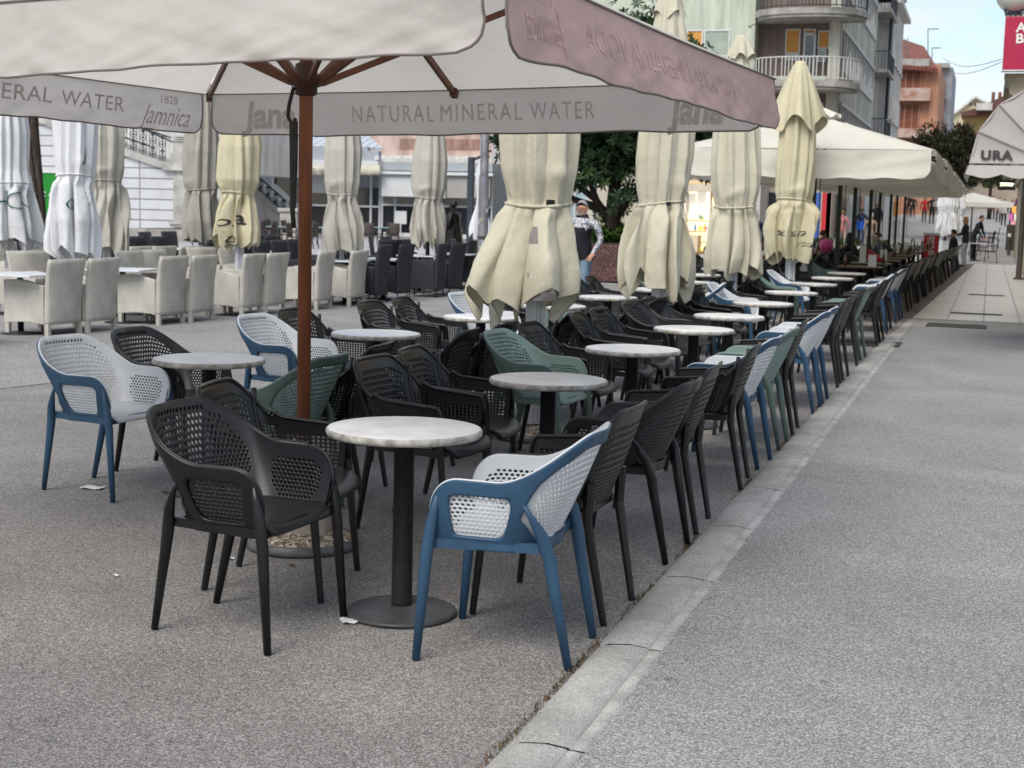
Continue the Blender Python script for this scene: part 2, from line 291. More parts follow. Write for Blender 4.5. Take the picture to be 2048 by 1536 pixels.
# ================================================================ perforated chairs
def smooth(t): t=max(0.,min(1.,t)); return t*t*(3-2*t)
def ucurve(s,w,xf,xb,r,fl=0.):
    Lb=w-r; Lc=r*math.pi/2; Ls=xf-(xb+r); tot=Lb+Lc+Ls; t=abs(s)*tot; sg=1 if s>=0 else -1
    if t<Lb: return xb+.012*(t/Lb)**2,t*sg
    if t<Lb+Lc: a=(t-Lb)/r; return xb+r-(r-.012)*math.cos(a) if a<.3 else xb+r-r*math.cos(a)+.012*math.cos(a),(w-r+r*math.sin(a))*sg
    q=t-Lb-Lc; return xb+r+q,(w-fl*(q/Ls)**1.5)*sg
KA=dict(bw=.225,bxf=.215,bxb=-.165,br=.15,rw=.285,rxf=.262,rxb=-.325,rr=.2,fl=.03,seat=.435,arm=.655,back=.825,a0=.16,a1=.66,fc=.82,n1=11,n2=9,pa=1.9,pb=1.15)
KB=dict(bw=.235,bxf=.215,bxb=-.175,br=.11,rw=.272,rxf=.235,rxb=-.305,rr=.135,fl=.012,seat=.44,arm=.635,back=.83,a0=.2,a1=.60,fc=.945,n1=9,n2=8,pa=1.6,pb=1.2)
def zr_(K,s):
    a=abs(s); z=K['arm']+(K['back']-K['arm'])*(1-smooth((a-K['a0'])/(K['a1']-K['a0'])))
    if K is KB and a>K['a1']-.1: z+=.028*(1-min(1,(a-.5)/.5))
    if a>K['fc']: q=(a-K['fc'])/(1-K['fc']); z=K['seat']+(z-K['seat'])*math.sqrt(max(0,1-q**2.4))
    return z-.012*(1-smooth(a/.18)) *0
def wall(K,s,z,off=0.):
    zr=zr_(K,s); h=max(0,min(1,(z-K['seat'])/max(1e-4,zr_(K,min(.86,abs(s))*(1 if s>0 else -1))-K['seat'])))
    a=abs(s); p=K['pb']+(K['pa']-K['pb'])*smooth((a-.3)/.35)
    k=1-(1-h)**p
    bx,by=ucurve(s,K['bw'],K['bxf'],K['bxb'],K['br']); rx,ry=ucurve(s,K['rw'],K['rxf'],K['rxb'],K['rr'],K['fl'])
    x=bx+(rx-bx)*k; y=by+(ry-by)*k
    if off:
        e=.01; x1,y1=ucurve(s-e,K['rw'],K['rxf'],K['rxb'],K['rr']); x2,y2=ucurve(s+e,K['rw'],K['rxf'],K['rxb'],K['rr'])
        tx,ty=x2-x1,y2-y1; l=math.hypot(tx,ty) or 1; nx,ny=ty/l,-tx/l
        if nx*(x+.0)+ny*y<0: nx,ny=-nx,-ny
        x+=nx*off; y+=ny*off; z-=off*.3*(1-h)
    return (x,y,z)
def rowz(K,s,i):
    zr=zr_(K,s); zl=K['seat']+.76*(min(zr,K['arm'])-K['seat'])
    if i<=K['n1']: return K['seat']+(zl-K['seat'])*i/K['n1']
    return zl+(zr-zl)*(i-K['n1'])/K['n2']
def shell(K,holes,nc=70):
    n=K['n1']+K['n2']; b=MB()
    S_=lambda j:-1+2*j/nc
    P=lambda j,i: wall(K,max(-1,min(1,S_(j))),rowz(K,max(-1,min(1,S_(j))),i))
    def hole(jc,ic):
        a=abs(S_(jc)); 
        if holes=='hex':
            if abs((a-.745)/.165)**3+abs((ic-5.9)/5.4)**3<1: return .32
            if a<.47 and abs(a/.44)**3+abs((ic-10.2)/(9-2.6*a*a*4))**3<1: return .32
        else:
            if .60<a<.93 and 1.2<ic<K['n1']+.2: return .27
            if .40<a<.52 and 1.2<ic<12: return .25
            if a<.33 and 1.2<ic<n-1.6: return .27
        return 0
    for i in range(n):
        offr=.5 if (holes=='hex' and i%2) else 0
        js=[j+offr for j in range(nc)] if not offr else [-.5]+[j+.5 for j in range(nc)]
        for j in js:
            jl=max(0,j); jr=min(nc,j+1); r=hole((jl+jr)/2,i+.5)
            if jr-jl<.9: r=0
            jm=(jl+jr)/2
            if holes=='hex': prm=[(jl,i),(jm,i),(jr,i),(jr,i+1),(jm,i+1),(jl,i+1)]
            else: prm=[(jl,i),(jr,i),(jr,i+1),(jl,i+1)]
            vs=[P(*q) for q in prm]
            if not r: b.add(vs,[tuple(range(len(vs)))],0,True); continue
            c=(jm,i+.5)
            if holes=='hex':
                rr=r*1.08; inn=[(c[0]+rr*math.cos(t),c[1]+rr*1.05*math.sin(t)) for t in [R_(x) for x in (215,270,325,35,90,145)]]
                # twelve-ish sided look from six corners plus sides
                inn2=[(c[0]+rr*math.cos(R_(x)),c[1]+rr*1.05*math.sin(R_(x))) for x in (180,0)]
                v=vs+[P(*q) for q in inn]+[P(*q) for q in inn2]
                b.add(v,[(0,1,7,6),(1,2,8,7),(2,3,9,13,8),(3,4,10,9),(4,5,11,10),(5,0,6,12,11)],0,True)
            else:
                inn=[(c[0]-r,c[1]-r),(c[0]+r,c[1]-r),(c[0]+r,c[1]+r),(c[0]-r,c[1]+r)]
                v=vs+[P(*q) for q in inn]; b.add(v,[(0,1,5,4),(1,2,6,5),(2,3,7,6),(3,0,4,7)],0,True)
    return b
def rimtube(K,r,s0=1.,off=0,drop=.003):
    pts=[]
    for j in range(121):
        s=-s0+2*s0*j/120; p=wall(K,s,zr_(K,s)); pts.append((p[0],p[1],p[2]-drop))
    return pts
def seatmesh(K,lip,dish=.014,drop=.03):
    b=MB(); rows=[]; xs=list(np.linspace(K['bxb']+.001,K['bxf'],14))
    for x in xs:
        w=K['bw']; q=x-(K['bxb']+K['br'])
        if q<0: w=K['bw']-K['br']+math.sqrt(max(0,K['br']**2-q*q))
        row=[]
        for t in np.linspace(-1,1,17):
            z=K['seat']-dish*(1-t*t)*smooth((x-K['bxb'])/.2)+.004*t*t
            row.append((x,w*t,z))
        rows.append(row)
    for k in range(1,6):
        u=k/5; row=[]
        for t in np.linspace(-1,1,17):
            cw=K['bw']*(1-.14*u*u); fx=lip*math.sin(u*1.5)*(1-.35*abs(t)**3); dz=drop*(1-math.cos(u*1.5))
            row.append((K['bxf']+fx,cw*t,K['seat']-dish*(1-t*t)*(1-u)-dz))
        rows.append(row)
    b.grid(rows); return b
def frameA(K):
    nj,ni=150,44; b=MB(); z_=lambda s,i: K['seat']-.03+(zr_(K,s)-.002-K['seat']+.03)*i/ni
    def keep(s,z):
        a=abs(s); zr=zr_(K,s); 
        if zr-z<.052 and zr-z>=0: return True
        if a>.875: return True
        top=max(0,(z-(K['seat']+.10))/.1)
        if abs(a-.535)<.034+.035*top*top*(1 if a<.535 else 1.1): return True
        if z<K['seat']+.016 and a>.5: return True
        if z<K['seat']+.012+.07*smooth((a-.25)/.25)**2 and a<.54: return True
        return False
    pts={}; used={}
    cells=[]
    for j in range(nj):
        for i in range(ni):
            s=-1+2*(j+.5)/nj; z=z_(s,i+.5)
            if keep(s,z): cells.append((j,i))
    par={}
    cnt={}
    for j,i in cells:
        for q in ((j,i),(j+1,i),(j+1,i+1),(j,i+1)): par.setdefault(q,[float(q[0]),float(q[1])])
        for e in (((j,i),(j+1,i)),((j+1,i),(j+1,i+1)),((j,i+1),(j+1,i+1)),((j,i),(j,i+1))): cnt[e]=cnt.get(e,0)+1
    nb={}
    for (p,q),c in cnt.items():
        if c==1: nb.setdefault(p,[]).append(q); nb.setdefault(q,[]).append(p)
    for it in range(14):
        new={}
        for p,ns in nb.items():
            if len(ns)!=2: continue
            if p[1] in (0,ni) or p[0] in (0,nj): continue
            x=sum(par[q][0] for q in ns)/2; y=sum(par[q][1] for q in ns)/2
            new[p]=[par[p][0]*.45+x*.55,par[p][1]*.45+y*.55]
        par.update(new)
    ids={}; vs=[]
    for q,(x,y) in par.items():
        s=max(-1,min(1,-1+2*x/nj)); ids[q]=len(vs); vs.append(wall(K,s,z_(s,y),.0075))
    b.add(vs,[(ids[(j,i)],ids[(j+1,i)],ids[(j+1,i+1)],ids[(j,i+1)]) for j,i in cells],0,True); return b
def leg(p0,p1,p2,r0,r2,flat=.85):
    b=MB(); pts=[]; rs=[]
    for t in np.linspace(0,1,9):
        if t<.25: q=Vector(p0).lerp(Vector(p1),t/.25)
        else: q=Vector(p1).lerp(Vector(p2),(t-.25)/.75)
        pts.append(q); rs.append(r0+(r2-r0)*t)
    b.tube(pts,rs,8,smooth=False,rz=flat); return b
def underframe(K,zz,xf,w,xb,wb,m,parent,name='seat_frame'):
    b=MB(); q=[(xf,w,zz),(xf-.02,w-.05,zz-.004),(xf-.02,-w+.05,zz-.004),(xf,-w,zz)]
    b.bar((xf-.012,-w+.01,zz),(xf-.012,w-.01,zz),.02,.034); b.bar((xb+.03,-wb+.01,zz+.004),(xb+.03,wb-.01,zz+.004),.02,.03)
    for s in (-1,1): b.bar((xf-.01,s*(w-.012),zz),(xb+.02,s*(wb-.002),zz+.004),.02,.034)
    return b.build(name,m,parent)
def chairA(name,cat,ms,mf):
    t=thing(name,cat='chair'); K=KA
    sh=shell(K,'hex'); o=sh.build('shell',ms,t,merge=True,solid=.005,off=1)
    b=MB(); b.tube(rimtube(K,.005,.995),.0055,8); b.build('rim',ms,o)
    seatmesh(K,.045).build('seat',ms,t,merge=True,solid=.011,off=-1)
    frameA(K).build('frame',mf,t,solid=.011,off=0)
    for s in (-1,1):
        q=[Vector(wall(K,s*.93,.605,.005)).lerp(Vector((.242,s*.262,.41)),u) for u in (0,.35,.7)]
        b=MB(); b.tube(q+[(.243,s*.2625,.38),(.249,s*.265,.30),(.272,s*.272,0)],[.006,.0165,.0215,.0225,.0205,.0145],10,rz=.9); b.build('leg',mf,t)
        q=[Vector(wall(K,s*.53,.60,.006)).lerp(Vector((-.184,s*.219,.42)),u)+Vector((-.006,s*.006,0))*math.sin(u*3) for u in (0,.35,.7)]
        b=MB(); b.tube(q+[(-.188,s*.216,.39),(-.203,s*.213,.30),(-.262,s*.2,0)],[.005,.012,.022,.025,.022,.0145],10,rz=.85); b.build('leg',mf,t)
    underframe(K,.418,.235,.25,-.18,.215,mf,t); return t
def chairB(name):
    t=thing(name,cat='chair'); K=KB
    o=shell(K,'sq',64).build('shell',M_black,t,merge=True,solid=.005,off=1)
    b=MB(); b.tube(rimtube(K,.009,.998),.0095,10,rz=1.1); b.build('rim',M_black,o)
    seatmesh(K,.085,.016,.05).build('seat',M_blackA,t,merge=True,solid=.014,off=-1)
    for s in (-1,1):
        leg((.205,s*.268,.56),(.222,s*.262,.40),(.262,s*.268,0),.021,.014).build('leg',M_black,t)
        leg((-.185,s*.215,.55),(-.18,s*.218,.40),(-.255,s*.2,0),.023,.0145).build('leg',M_black,t)
        p=MB(); q=[wall(K,s*.40,z,.006) for z in np.linspace(.44,.78,9)]; p.tube(q,.012,8,rz=1.6); p.build('back_rib',M_black,o)
    underframe(K,.415,.225,.25,-.175,.215,M_black,t); return t
cWB=first(chairA('perforated_armchair','chair',M_white,M_blue)); cBK=first(chairA('perforated_armchair','chair',M_blackA,M_black)); cGR=first(chairA('perforated_armchair','chair',M_green,M_greenf)); cB=first(chairB('lattice_armchair'))
KIND={'w':(cWB,'pale grey and blue armchair'),'k':(cBK,'charcoal armchair with round holes'),'g':(cGR,'sage green armchair'),'b':(cB,'black square-holed armchair')}
ORD=['first','second','third','fourth','fifth','sixth','seventh','eighth','ninth','tenth','eleventh','twelfth','thirteenth']
def chairs(lst,rowname,side,ang,grp):
    # lst: (kind,x,y,rot jitter deg,which,table no)
    for k,x,y,j,wh,tn in lst:
        f,d=KIND[k]; f((x,y,.0),R_(ang+j),f'{d}, {wh} on {side} side of {ORD[tn]} {rowname} table',grp)
N_,F_='nearer one','farther one'
KR='kerb row'
chairs([('w',-1.56,4.78,3,N_,0),('b',-1.56,5.37,-2,F_,0),('k',-1.55,6.42,-3,N_,1),('b',-1.55,7.06,2,F_,1),('b',-1.54,8.31,3,N_,2),('w',-1.54,9.06,-3,F_,2),('g',-1.53,9.86,0,N_,3),('b',-1.53,10.57,2,F_,3),('w',-1.52,11.84,-2,N_,4),('w',-1.52,12.44,0,F_,4),('b',-1.52,13.72,2,N_,5),('b',-1.52,14.4,-2,F_,5),('b',-1.54,15.9,4,N_,6),('g',-1.54,16.6,-3,F_,6),('b',-1.5,18.35,3,N_,7),('k',-1.5,19.05,-2,F_,7),('w',-1.55,20.6,5,N_,8),('k',-1.55,21.25,-3,F_,8),('w',-1.55,22.75,4,N_,9),('w',-1.52,23.6,-3,F_,9)],KR,'kerb',180,'armchairs with their backs to the kerb')
chairs([('k',-2.57,4.63,-4,N_,0),('b',-2.74,5.235,9,F_,0),('b',-2.6,6.47,-4,N_,1),('b',-2.62,7.05,4,F_,1),('g',-2.62,8.43,-5,N_,2),('b',-2.6,9.02,-2,F_,2),('b',-2.6,10.2,3,N_,3),('b',-2.6,10.8,-3,F_,3),('k',-2.6,11.85,-6,N_,4),('k',-2.62,12.7,-4,F_,4),('b',-2.62,14.0,2,N_,5),('b',-2.6,14.5,-4,F_,5),('w',-2.65,15.95,-5,N_,6),('b',-2.65,16.7,4,F_,6),('b',-2.6,18.3,0,N_,7),('g',-2.6,19.0,5,F_,7),('w',-2.65,20.5,-4,N_,8),('b',-2.6,21.2,5,F_,8),('b',-2.6,22.6,0,N_,9)],KR,'inner',0,'armchairs facing the kerb in the kerb row')
IR='inner row'
chairs([('g',-3.42,6.52,-4,N_,0),('b',-3.4,7.1,5,F_,0),('b',-3.32,8.3,3,N_,1),('b',-3.28,8.95,-4,F_,1),('b',-3.22,10.3,3,N_,2),('k',-3.2,10.95,-3,F_,2),('b',-3.15,12.2,3,N_,3),('k',-3.1,12.85,-5,F_,3),('b',-3.1,14.1,4,N_,4),('b',-3.1,14.7,-2,F_,4),('w',-3.1,15.9,10,N_,5),('b',-3.1,16.5,-4,F_,5),('b',-3.1,17.9,4,N_,6),('k',-3.1,18.5,-2,F_,6)],IR,'kerb',180,'armchairs on the kerb side of the inner row')
chairs([('w',-4.52,6.6,-6,N_,0),('k',-4.5,7.25,-2,F_,0),('w',-4.45,8.62,-6,N_,1),('b',-4.45,9.2,-3,F_,1),('b',-4.35,10.32,-2,N_,2),('b',-4.35,10.98,3,F_,2),('w',-4.25,12.05,-5,N_,3),('b',-4.2,12.7,3,F_,3),('g',-4.15,13.7,-5,N_,4),('b',-4.15,14.35,2,F_,4),('b',-4.15,15.55,-2,N_,5),('b',-4.15,16.2,2,F_,5),('b',-4.1,17.6,-2,N_,6),('g',-4.1,18.3,2,F_,6)],IR,'square',0,'armchairs facing the kerb in the inner row')
# ================================================================ bistro tables
def bistro():
    t=thing('bistro_table',cat='table'); b=MB(); b.lathe([(0,.735),(.29,.735),(.296,.7335)],n=64); o=b.build('tabletop',M_marble,t)
    b=MB(); b.lathe([(.27,.704),(.291,.704),(.2985,.708),(.302,.716),(.3015,.727),(.2965,.7336),(.29,.7345)],n=64); b.build('rim',M_rim,o)
    b=MB(); b.lathe([(.042,.02),(.041,.05),(.039,.69),(.075,.69),(.12,.70),(.12,.703)],n=28); b.build('column',M_steel,t)
    b=MB(); b.lathe([(.214,.0),(.216,.008),(.213,.014),(.20,.017),(.08,.03),(.05,.036),(.042,.036)],n=56); b.build('base',M_base,t)
    return t
bt=first(bistro())
KT=[(-2.09,5.01),(-2.07,6.84),(-2.08,8.68),(-2.05,10.49),(-2.06,12.06),(-2.08,14.11),(-2.1,16.4),(-2.12,18.75),(-2.1,20.9),(-2.1,23.0)]
for i,(x,y) in enumerate(KT): bt((x,y,0),random.uniform(0,6),f'round white marble bistro table on a black column, {ORD[i]} of the kerb row','bistro tables')
ITB=[(-3.98,6.77),(-3.87,8.75),(-3.78,10.59),(-3.7,12.3),(-3.62,13.96),(-3.6,15.8),(-3.6,17.9)]
for i,(x,y) in enumerate(ITB): bt((x,y,0),random.uniform(0,6),f'round white marble bistro table on a black column, {ORD[i]} of the inner row','bistro tables')
p=G(1188,588,.735); b=MB(); b.lathe([(.0,0),(.05,0),(.056,.012),(.056,.035),(.048,.035),(.044,.012),(0,.012)],n=20)
tag(b.build('ashtray',M_black,loc=(p[0],p[1],.736)),'small black ashtray on the fifth table of the inner row','ashtray')
# third group beyond the closed parasols
for i,(px,py) in enumerate([(1400,549),(1440,538),(1345,560)]):
    p=G(px,py,.73)
    if p[1]<40: bt((p[0],p[1],0),0,['round white table behind the closed cream parasols, left of the blue chair back','round white table farthest behind the closed cream parasols','round white table behind the second closed cream parasol'][i],'bistro tables')
# ================================================================ the open parasol
M_can=mat('faded canopy cloth',(.73,.69,.63),.85,.05,3,bump=.25,bs=9,bd=.02,trans=.5)
M_val=mat('grey beige valance cloth',(.69,.65,.615),.85,.06,3,bump=.35,bs=16,bd=.015,trans=.5)
M_valp=mat('dusty pink valance cloth',(.56,.40,.38),.85,.08,3,bump=.35,bs=9,bd=.02,trans=.4)
M_pipe=mat('grey brown piping',(.16,.135,.125),.8,.1,9)
M_let=mat('faded grey print',(.47,.44,.435),.85,.08,20)
M_letp=mat('faded pink print',(.455,.315,.305),.85,.08,20)
ZB,ZT=2.0,2.245
QA,QB,QC=np.array([-4.68,7.93]),np.array([-1.05,7.11]),np.array([-1.31,3.72]); QD=QA+QC-QB; QO=np.array([-2.95,5.86])
def fbm(x,y,sd=0):
    r=0
    for k in range(5):
        a=[1.3,2.9,5.3,9.1,14.7][k]; r+=math.sin(a*x+sd*1.7+k*2.1+1.3*math.sin(a*.7*y+sd))*math.cos(a*.8*y+k+sd)/(k+1.4)
    return r
def vside(P0,P1,sd,amp=.022,bow=0.):
    d=P1-P0; L=np.linalg.norm(d); d=d/L; n=np.array([d[1],-d[0]]); 
    if np.dot(n,(P0+P1)/2-QO)<0: n=-n
    def V(x,v,off=0.):  # x metres along, v 0 top..1 bottom
        w=amp*v**.8*fbm(x*2.2,v*1.5,sd)+.035*v*math.sin(math.pi*x/L)*(1 if bow>=0 else -1)+bow*v
        q=P0+d*x+n*(w+off+.01); z=ZT-(ZT-ZB)*v-.012*math.sin(math.pi*x/L)*(1-v*.2)+.01*v*fbm(x*1.5,0,sd+3)
        return (q[0],q[1],z)
    return V,L
def tx(V,L,px,v=.5):
    best=min(np.linspace(0,L,600),key=lambda x: abs(prj(V(x,v))[0]-px)); return best
def prj(p):
    d=np.array(p)-EYEP; w=d.dot(CF); return (1024+FPX*d.dot(CR)/w,768-FPX*d.dot(CU)/w)
U=thing('open_parasol',(QO[0],QO[1],0),0,'big open square parasol with wooden pole and grey canopy over the front tables','parasol')
bpy.context.view_layer.update()
def rel(b): b.v=[(x-QO[0],y-QO[1],z) for x,y,z in b.v]; return b
sides={}
can=MB()
apex=(QO[0],QO[1],3.02)
for nm,(P0,P1,sd,m) in {'far':(QA,QB,1,M_val),'right':(QB,QC,5,M_valp),'near':(QC,QD,9,M_val),'left':(QD,QA,3,M_val)}.items():
    V,L=vside(P0,P1,sd,amp={'far':.010,'right':.016,'near':.024,'left':.012}[nm],bow=.03 if nm=='right' else .0); sides[nm]=(V,L)
    h=ZT-ZB; r=.09; gap=.035; rows=[]; nx,nv=150,16
    for k in range(nv+1):
        v=k/nv; dd=v*h-(h-r); ins=gap+(r-math.sqrt(max(0,r*r-dd*dd)) if dd>0 else 0)
        if v==1: ins=gap+r*.9
        rows.append([V(ins+(L-2*ins)*j/nx,v) for j in range(nx+1)])
    b=MB(); b.grid(rows); vo=rel(b).build('valance',m,U,merge=False)
    bd=[rows[k][0] for k in range(0,nv+1)]+rows[nv][2:-2:2]+[rows[k][-1] for k in range(nv,-1,-1)]
    b=MB(); b.tube(bd,.0045,6); rel(b).build('piping',M_pipe,vo)
    rows=[]
    for k in range(13):
        t=k/12; row=[]
        for j in range(41):
            e=V(L*j/40,0); p=[apex[i]+(e[i]-apex[i])*t for i in range(3)]; p[2]-=.05*math.sin(math.pi*t)*abs(math.sin(2*math.pi*j/40)); row.append(p)
        rows.append(row)
    can.grid(rows)
cano=rel(can).build('canopy',M_can,U,merge=True)
b=MB(); 
for nm in sides:
    V,L=sides[nm]; b.tube([V(L*j/30,0,.002) for j in range(31)],.005,6)
rel(b).build('edge_seam',M_pipe,cano)
hub=Vector((QO[0],QO[1],2.12))
for nm in ('far','right','near','left'):
    V,L=sides[nm]
    for t in (0,.5):
        e=Vector(V(L*t,0)); ap=Vector(apex)-Vector((0,0,.05)); e2=ap.lerp(e,.985)-Vector((0,0,.035)); st=ap.lerp(e2,.06)-Vector((0,0,.02))
        b=MB(); b.bar(st,e2,.022,.034); b.bar(e2-(e2-st).normalized()*.03,e2+(e2-st).normalized()*.012,.034,.046,1); rel(b).build('rib',[M_wood2,M_wood2],U)
        mid=ap.lerp(e2,.50)-Vector((0,0,.02)); dv=(mid-hub); hx=hub+Vector((dv.x,dv.y,0)).normalized()*.07
        b=MB(); b.bar(hx,mid,.02,.03); rel(b).build('strut',M_wood2,U)
b=MB(); b.lathe([(.031,.16),(.031,2.9),(.028,2.96)],n=28); b.build('pole',M_wood,U)
b=MB(); b.lathe([(.032,2.06),(.05,2.07),(.05,2.10),(.078,2.11),(.08,2.15),(.05,2.16),(.05,2.2),(.032,2.21)],n=24); b.build('hub',mat('dark hub wood',(.05,.02,.013),.5),U)
M_strap=mat('black webbing',(.03,.028,.026),.8,.2,20)
b=MB(); q=[(-.052,-.02,2.10),(-.075,-.02,2.02),(-.08,-.02,1.97),(-.06,-.02,1.93),(-.042,-.02,1.96)]; b.tube(q,.009,8); q=[(-.052,-.02,1.95),(-.05,-.02,1.75),(-.054,-.02,1.55),(-.046,-.02,1.47)]; b.tube(q,[.022,.02,.013,.012],8,rz=.5); b.build('strap',M_strap,U)
M_grav=speckle('exposed gravel',(.12,.09,.06),(.32,.26,.19),(.6,.55,.47),sc=70,bump=1.,blotch=(.8,1.1))
M_gal=mat('galvanised rim',(.12,.12,.12),.5,.25,9,metal=.4)
M_conc=mat('pinkish concrete block',(.36,.30,.26),.9,.12,14,bump=.3,bs=60)
def pbase(parent,r=.255,block=True):
    b=MB(); b.lathe([(r-.02,.0),(r+.004,.0),(r+.006,.012),(r,.04),(r-.008,.045),(r-.02,.04)],n=56); b.build('base_rim',M_gal,parent)
    b=MB(); rows=[]
    for k in range(14):
        rr=(r-.012)*(1-k/13); rows.append([(rr*math.cos(a),rr*math.sin(a),.03+.06*(1-(rr/r)**2.4)+.004*fbm(rr*90,a*14,k)) for a in np.linspace(0,2*math.pi,73)[:-1]])
    b.grid(rows,closed=True); b.build('gravel_base',M_grav,parent)
    if block: b=MB(); b.box(-.12,.12,-.12,.12,.07,.185); o=b.build('block',M_conc,parent,bevel=.008); o.rotation_euler=(0,0,.3)
pbase(U)
V,L=sides['far']
def onv(V,x0,v0,dirx=1,off=-.0045,mir=1): return lambda x,y: V(x0+dirx*x*mir,v0-y/(ZT-ZB),off)
vf=[o for o in kids(U) if o.name.startswith('valance')]; VO={'far':vf[0],'right':vf[1],'near':vf[2],'left':vf[3]}
def put(name,s,side,pxa,pxb,v,h,m,off=-.002,mir=1,**k):
    V,L=sides[side]; a,b_=tx(V,L,pxa,v),tx(V,L,pxb,v); vs,fs=textmesh(s,h*1.4,.02,**k)
    xs=[p[0] for p in vs]; w=max(xs)-min(xs); c=(max(xs)+min(xs))/2; sc=(b_-a)/w
    mb=MB(); mb.add([V((a+b_)/2+(p[0]-c)*sc*1.0,v-p[1]/(ZT-ZB),off) for p in vs],fs); rel(mb).build(name,m,VO[side])
# printed words, inside faces
for w_,xa_,xb_ in (('NATURAL',705,868),('MINERAL',882,1044),('WATER',1060,1190)): put('printed_word',w_,'far',xa_,xb_,.53,.095,M_let,spacing=1.25)
put('printed_word','Jana','far',484,592,.56,.155,M_let,shear=.15,offset=.008)
put('printed_word','Jana','far',1335,1448,.56,.155,M_let,shear=.15,offset=.008)
for w_,xa_,xb_ in (('NATURAL',-330,-110),('MINERAL',-90,105),('WATER',122,248)): put('printed_word',w_,'left',xa_,xb_,.50,.085,M_let,spacing=1.03)
put('printed_word','1828','left',322,355,.26,.05,M_let)
put('printed_word','Jamnica','left',278,380,.66,.12,M_let,shear=.5,offset=.0)
put('printed_word','PRIRODNA MINERALNA VODA','right',1470,1170,.50,.085,M_letp,off=.002)
put('printed_word','Jamnica','right',1130,1052,.55,.115,M_letp,off=.002,shear=.5)
put('printed_word','1828','right',1100,1070,.2,.05,M_letp,off=.002)
# ================================================================ closed parasols
def clothmat(name,c,c2=None): return mat(name,c,.85,.07,2.5,bump=.45,bs=17,bd=.012,trans=.12,col2=c2)
M_cream=clothmat('cream parasol cloth',(.50,.465,.355),(.60,.57,.45)); M_cream2=clothmat('yellow cream parasol cloth',(.55,.50,.33),(.63,.585,.42))
M_taupe=clothmat('stone parasol cloth',(.44,.42,.37),(.53,.51,.45)); M_taupe2=clothmat('dark stone parasol cloth',(.33,.31,.27),(.42,.40,.35)); M_wht=clothmat('white parasol cloth',(.64,.65,.665),(.74,.75,.765))
M_pole=mat('white aluminium pole',(.55,.57,.6),.4,.08,5,metal=.1); M_gtext=mat('green outline print',(.04,.14,.09),.8); M_ktext=mat('black print',(.03,.03,.03),.8); M_gtape=mat('grey webbing tape',(.22,.2,.2),.8); M_buck=mat('black buckle',(.01,.01,.01),.4)
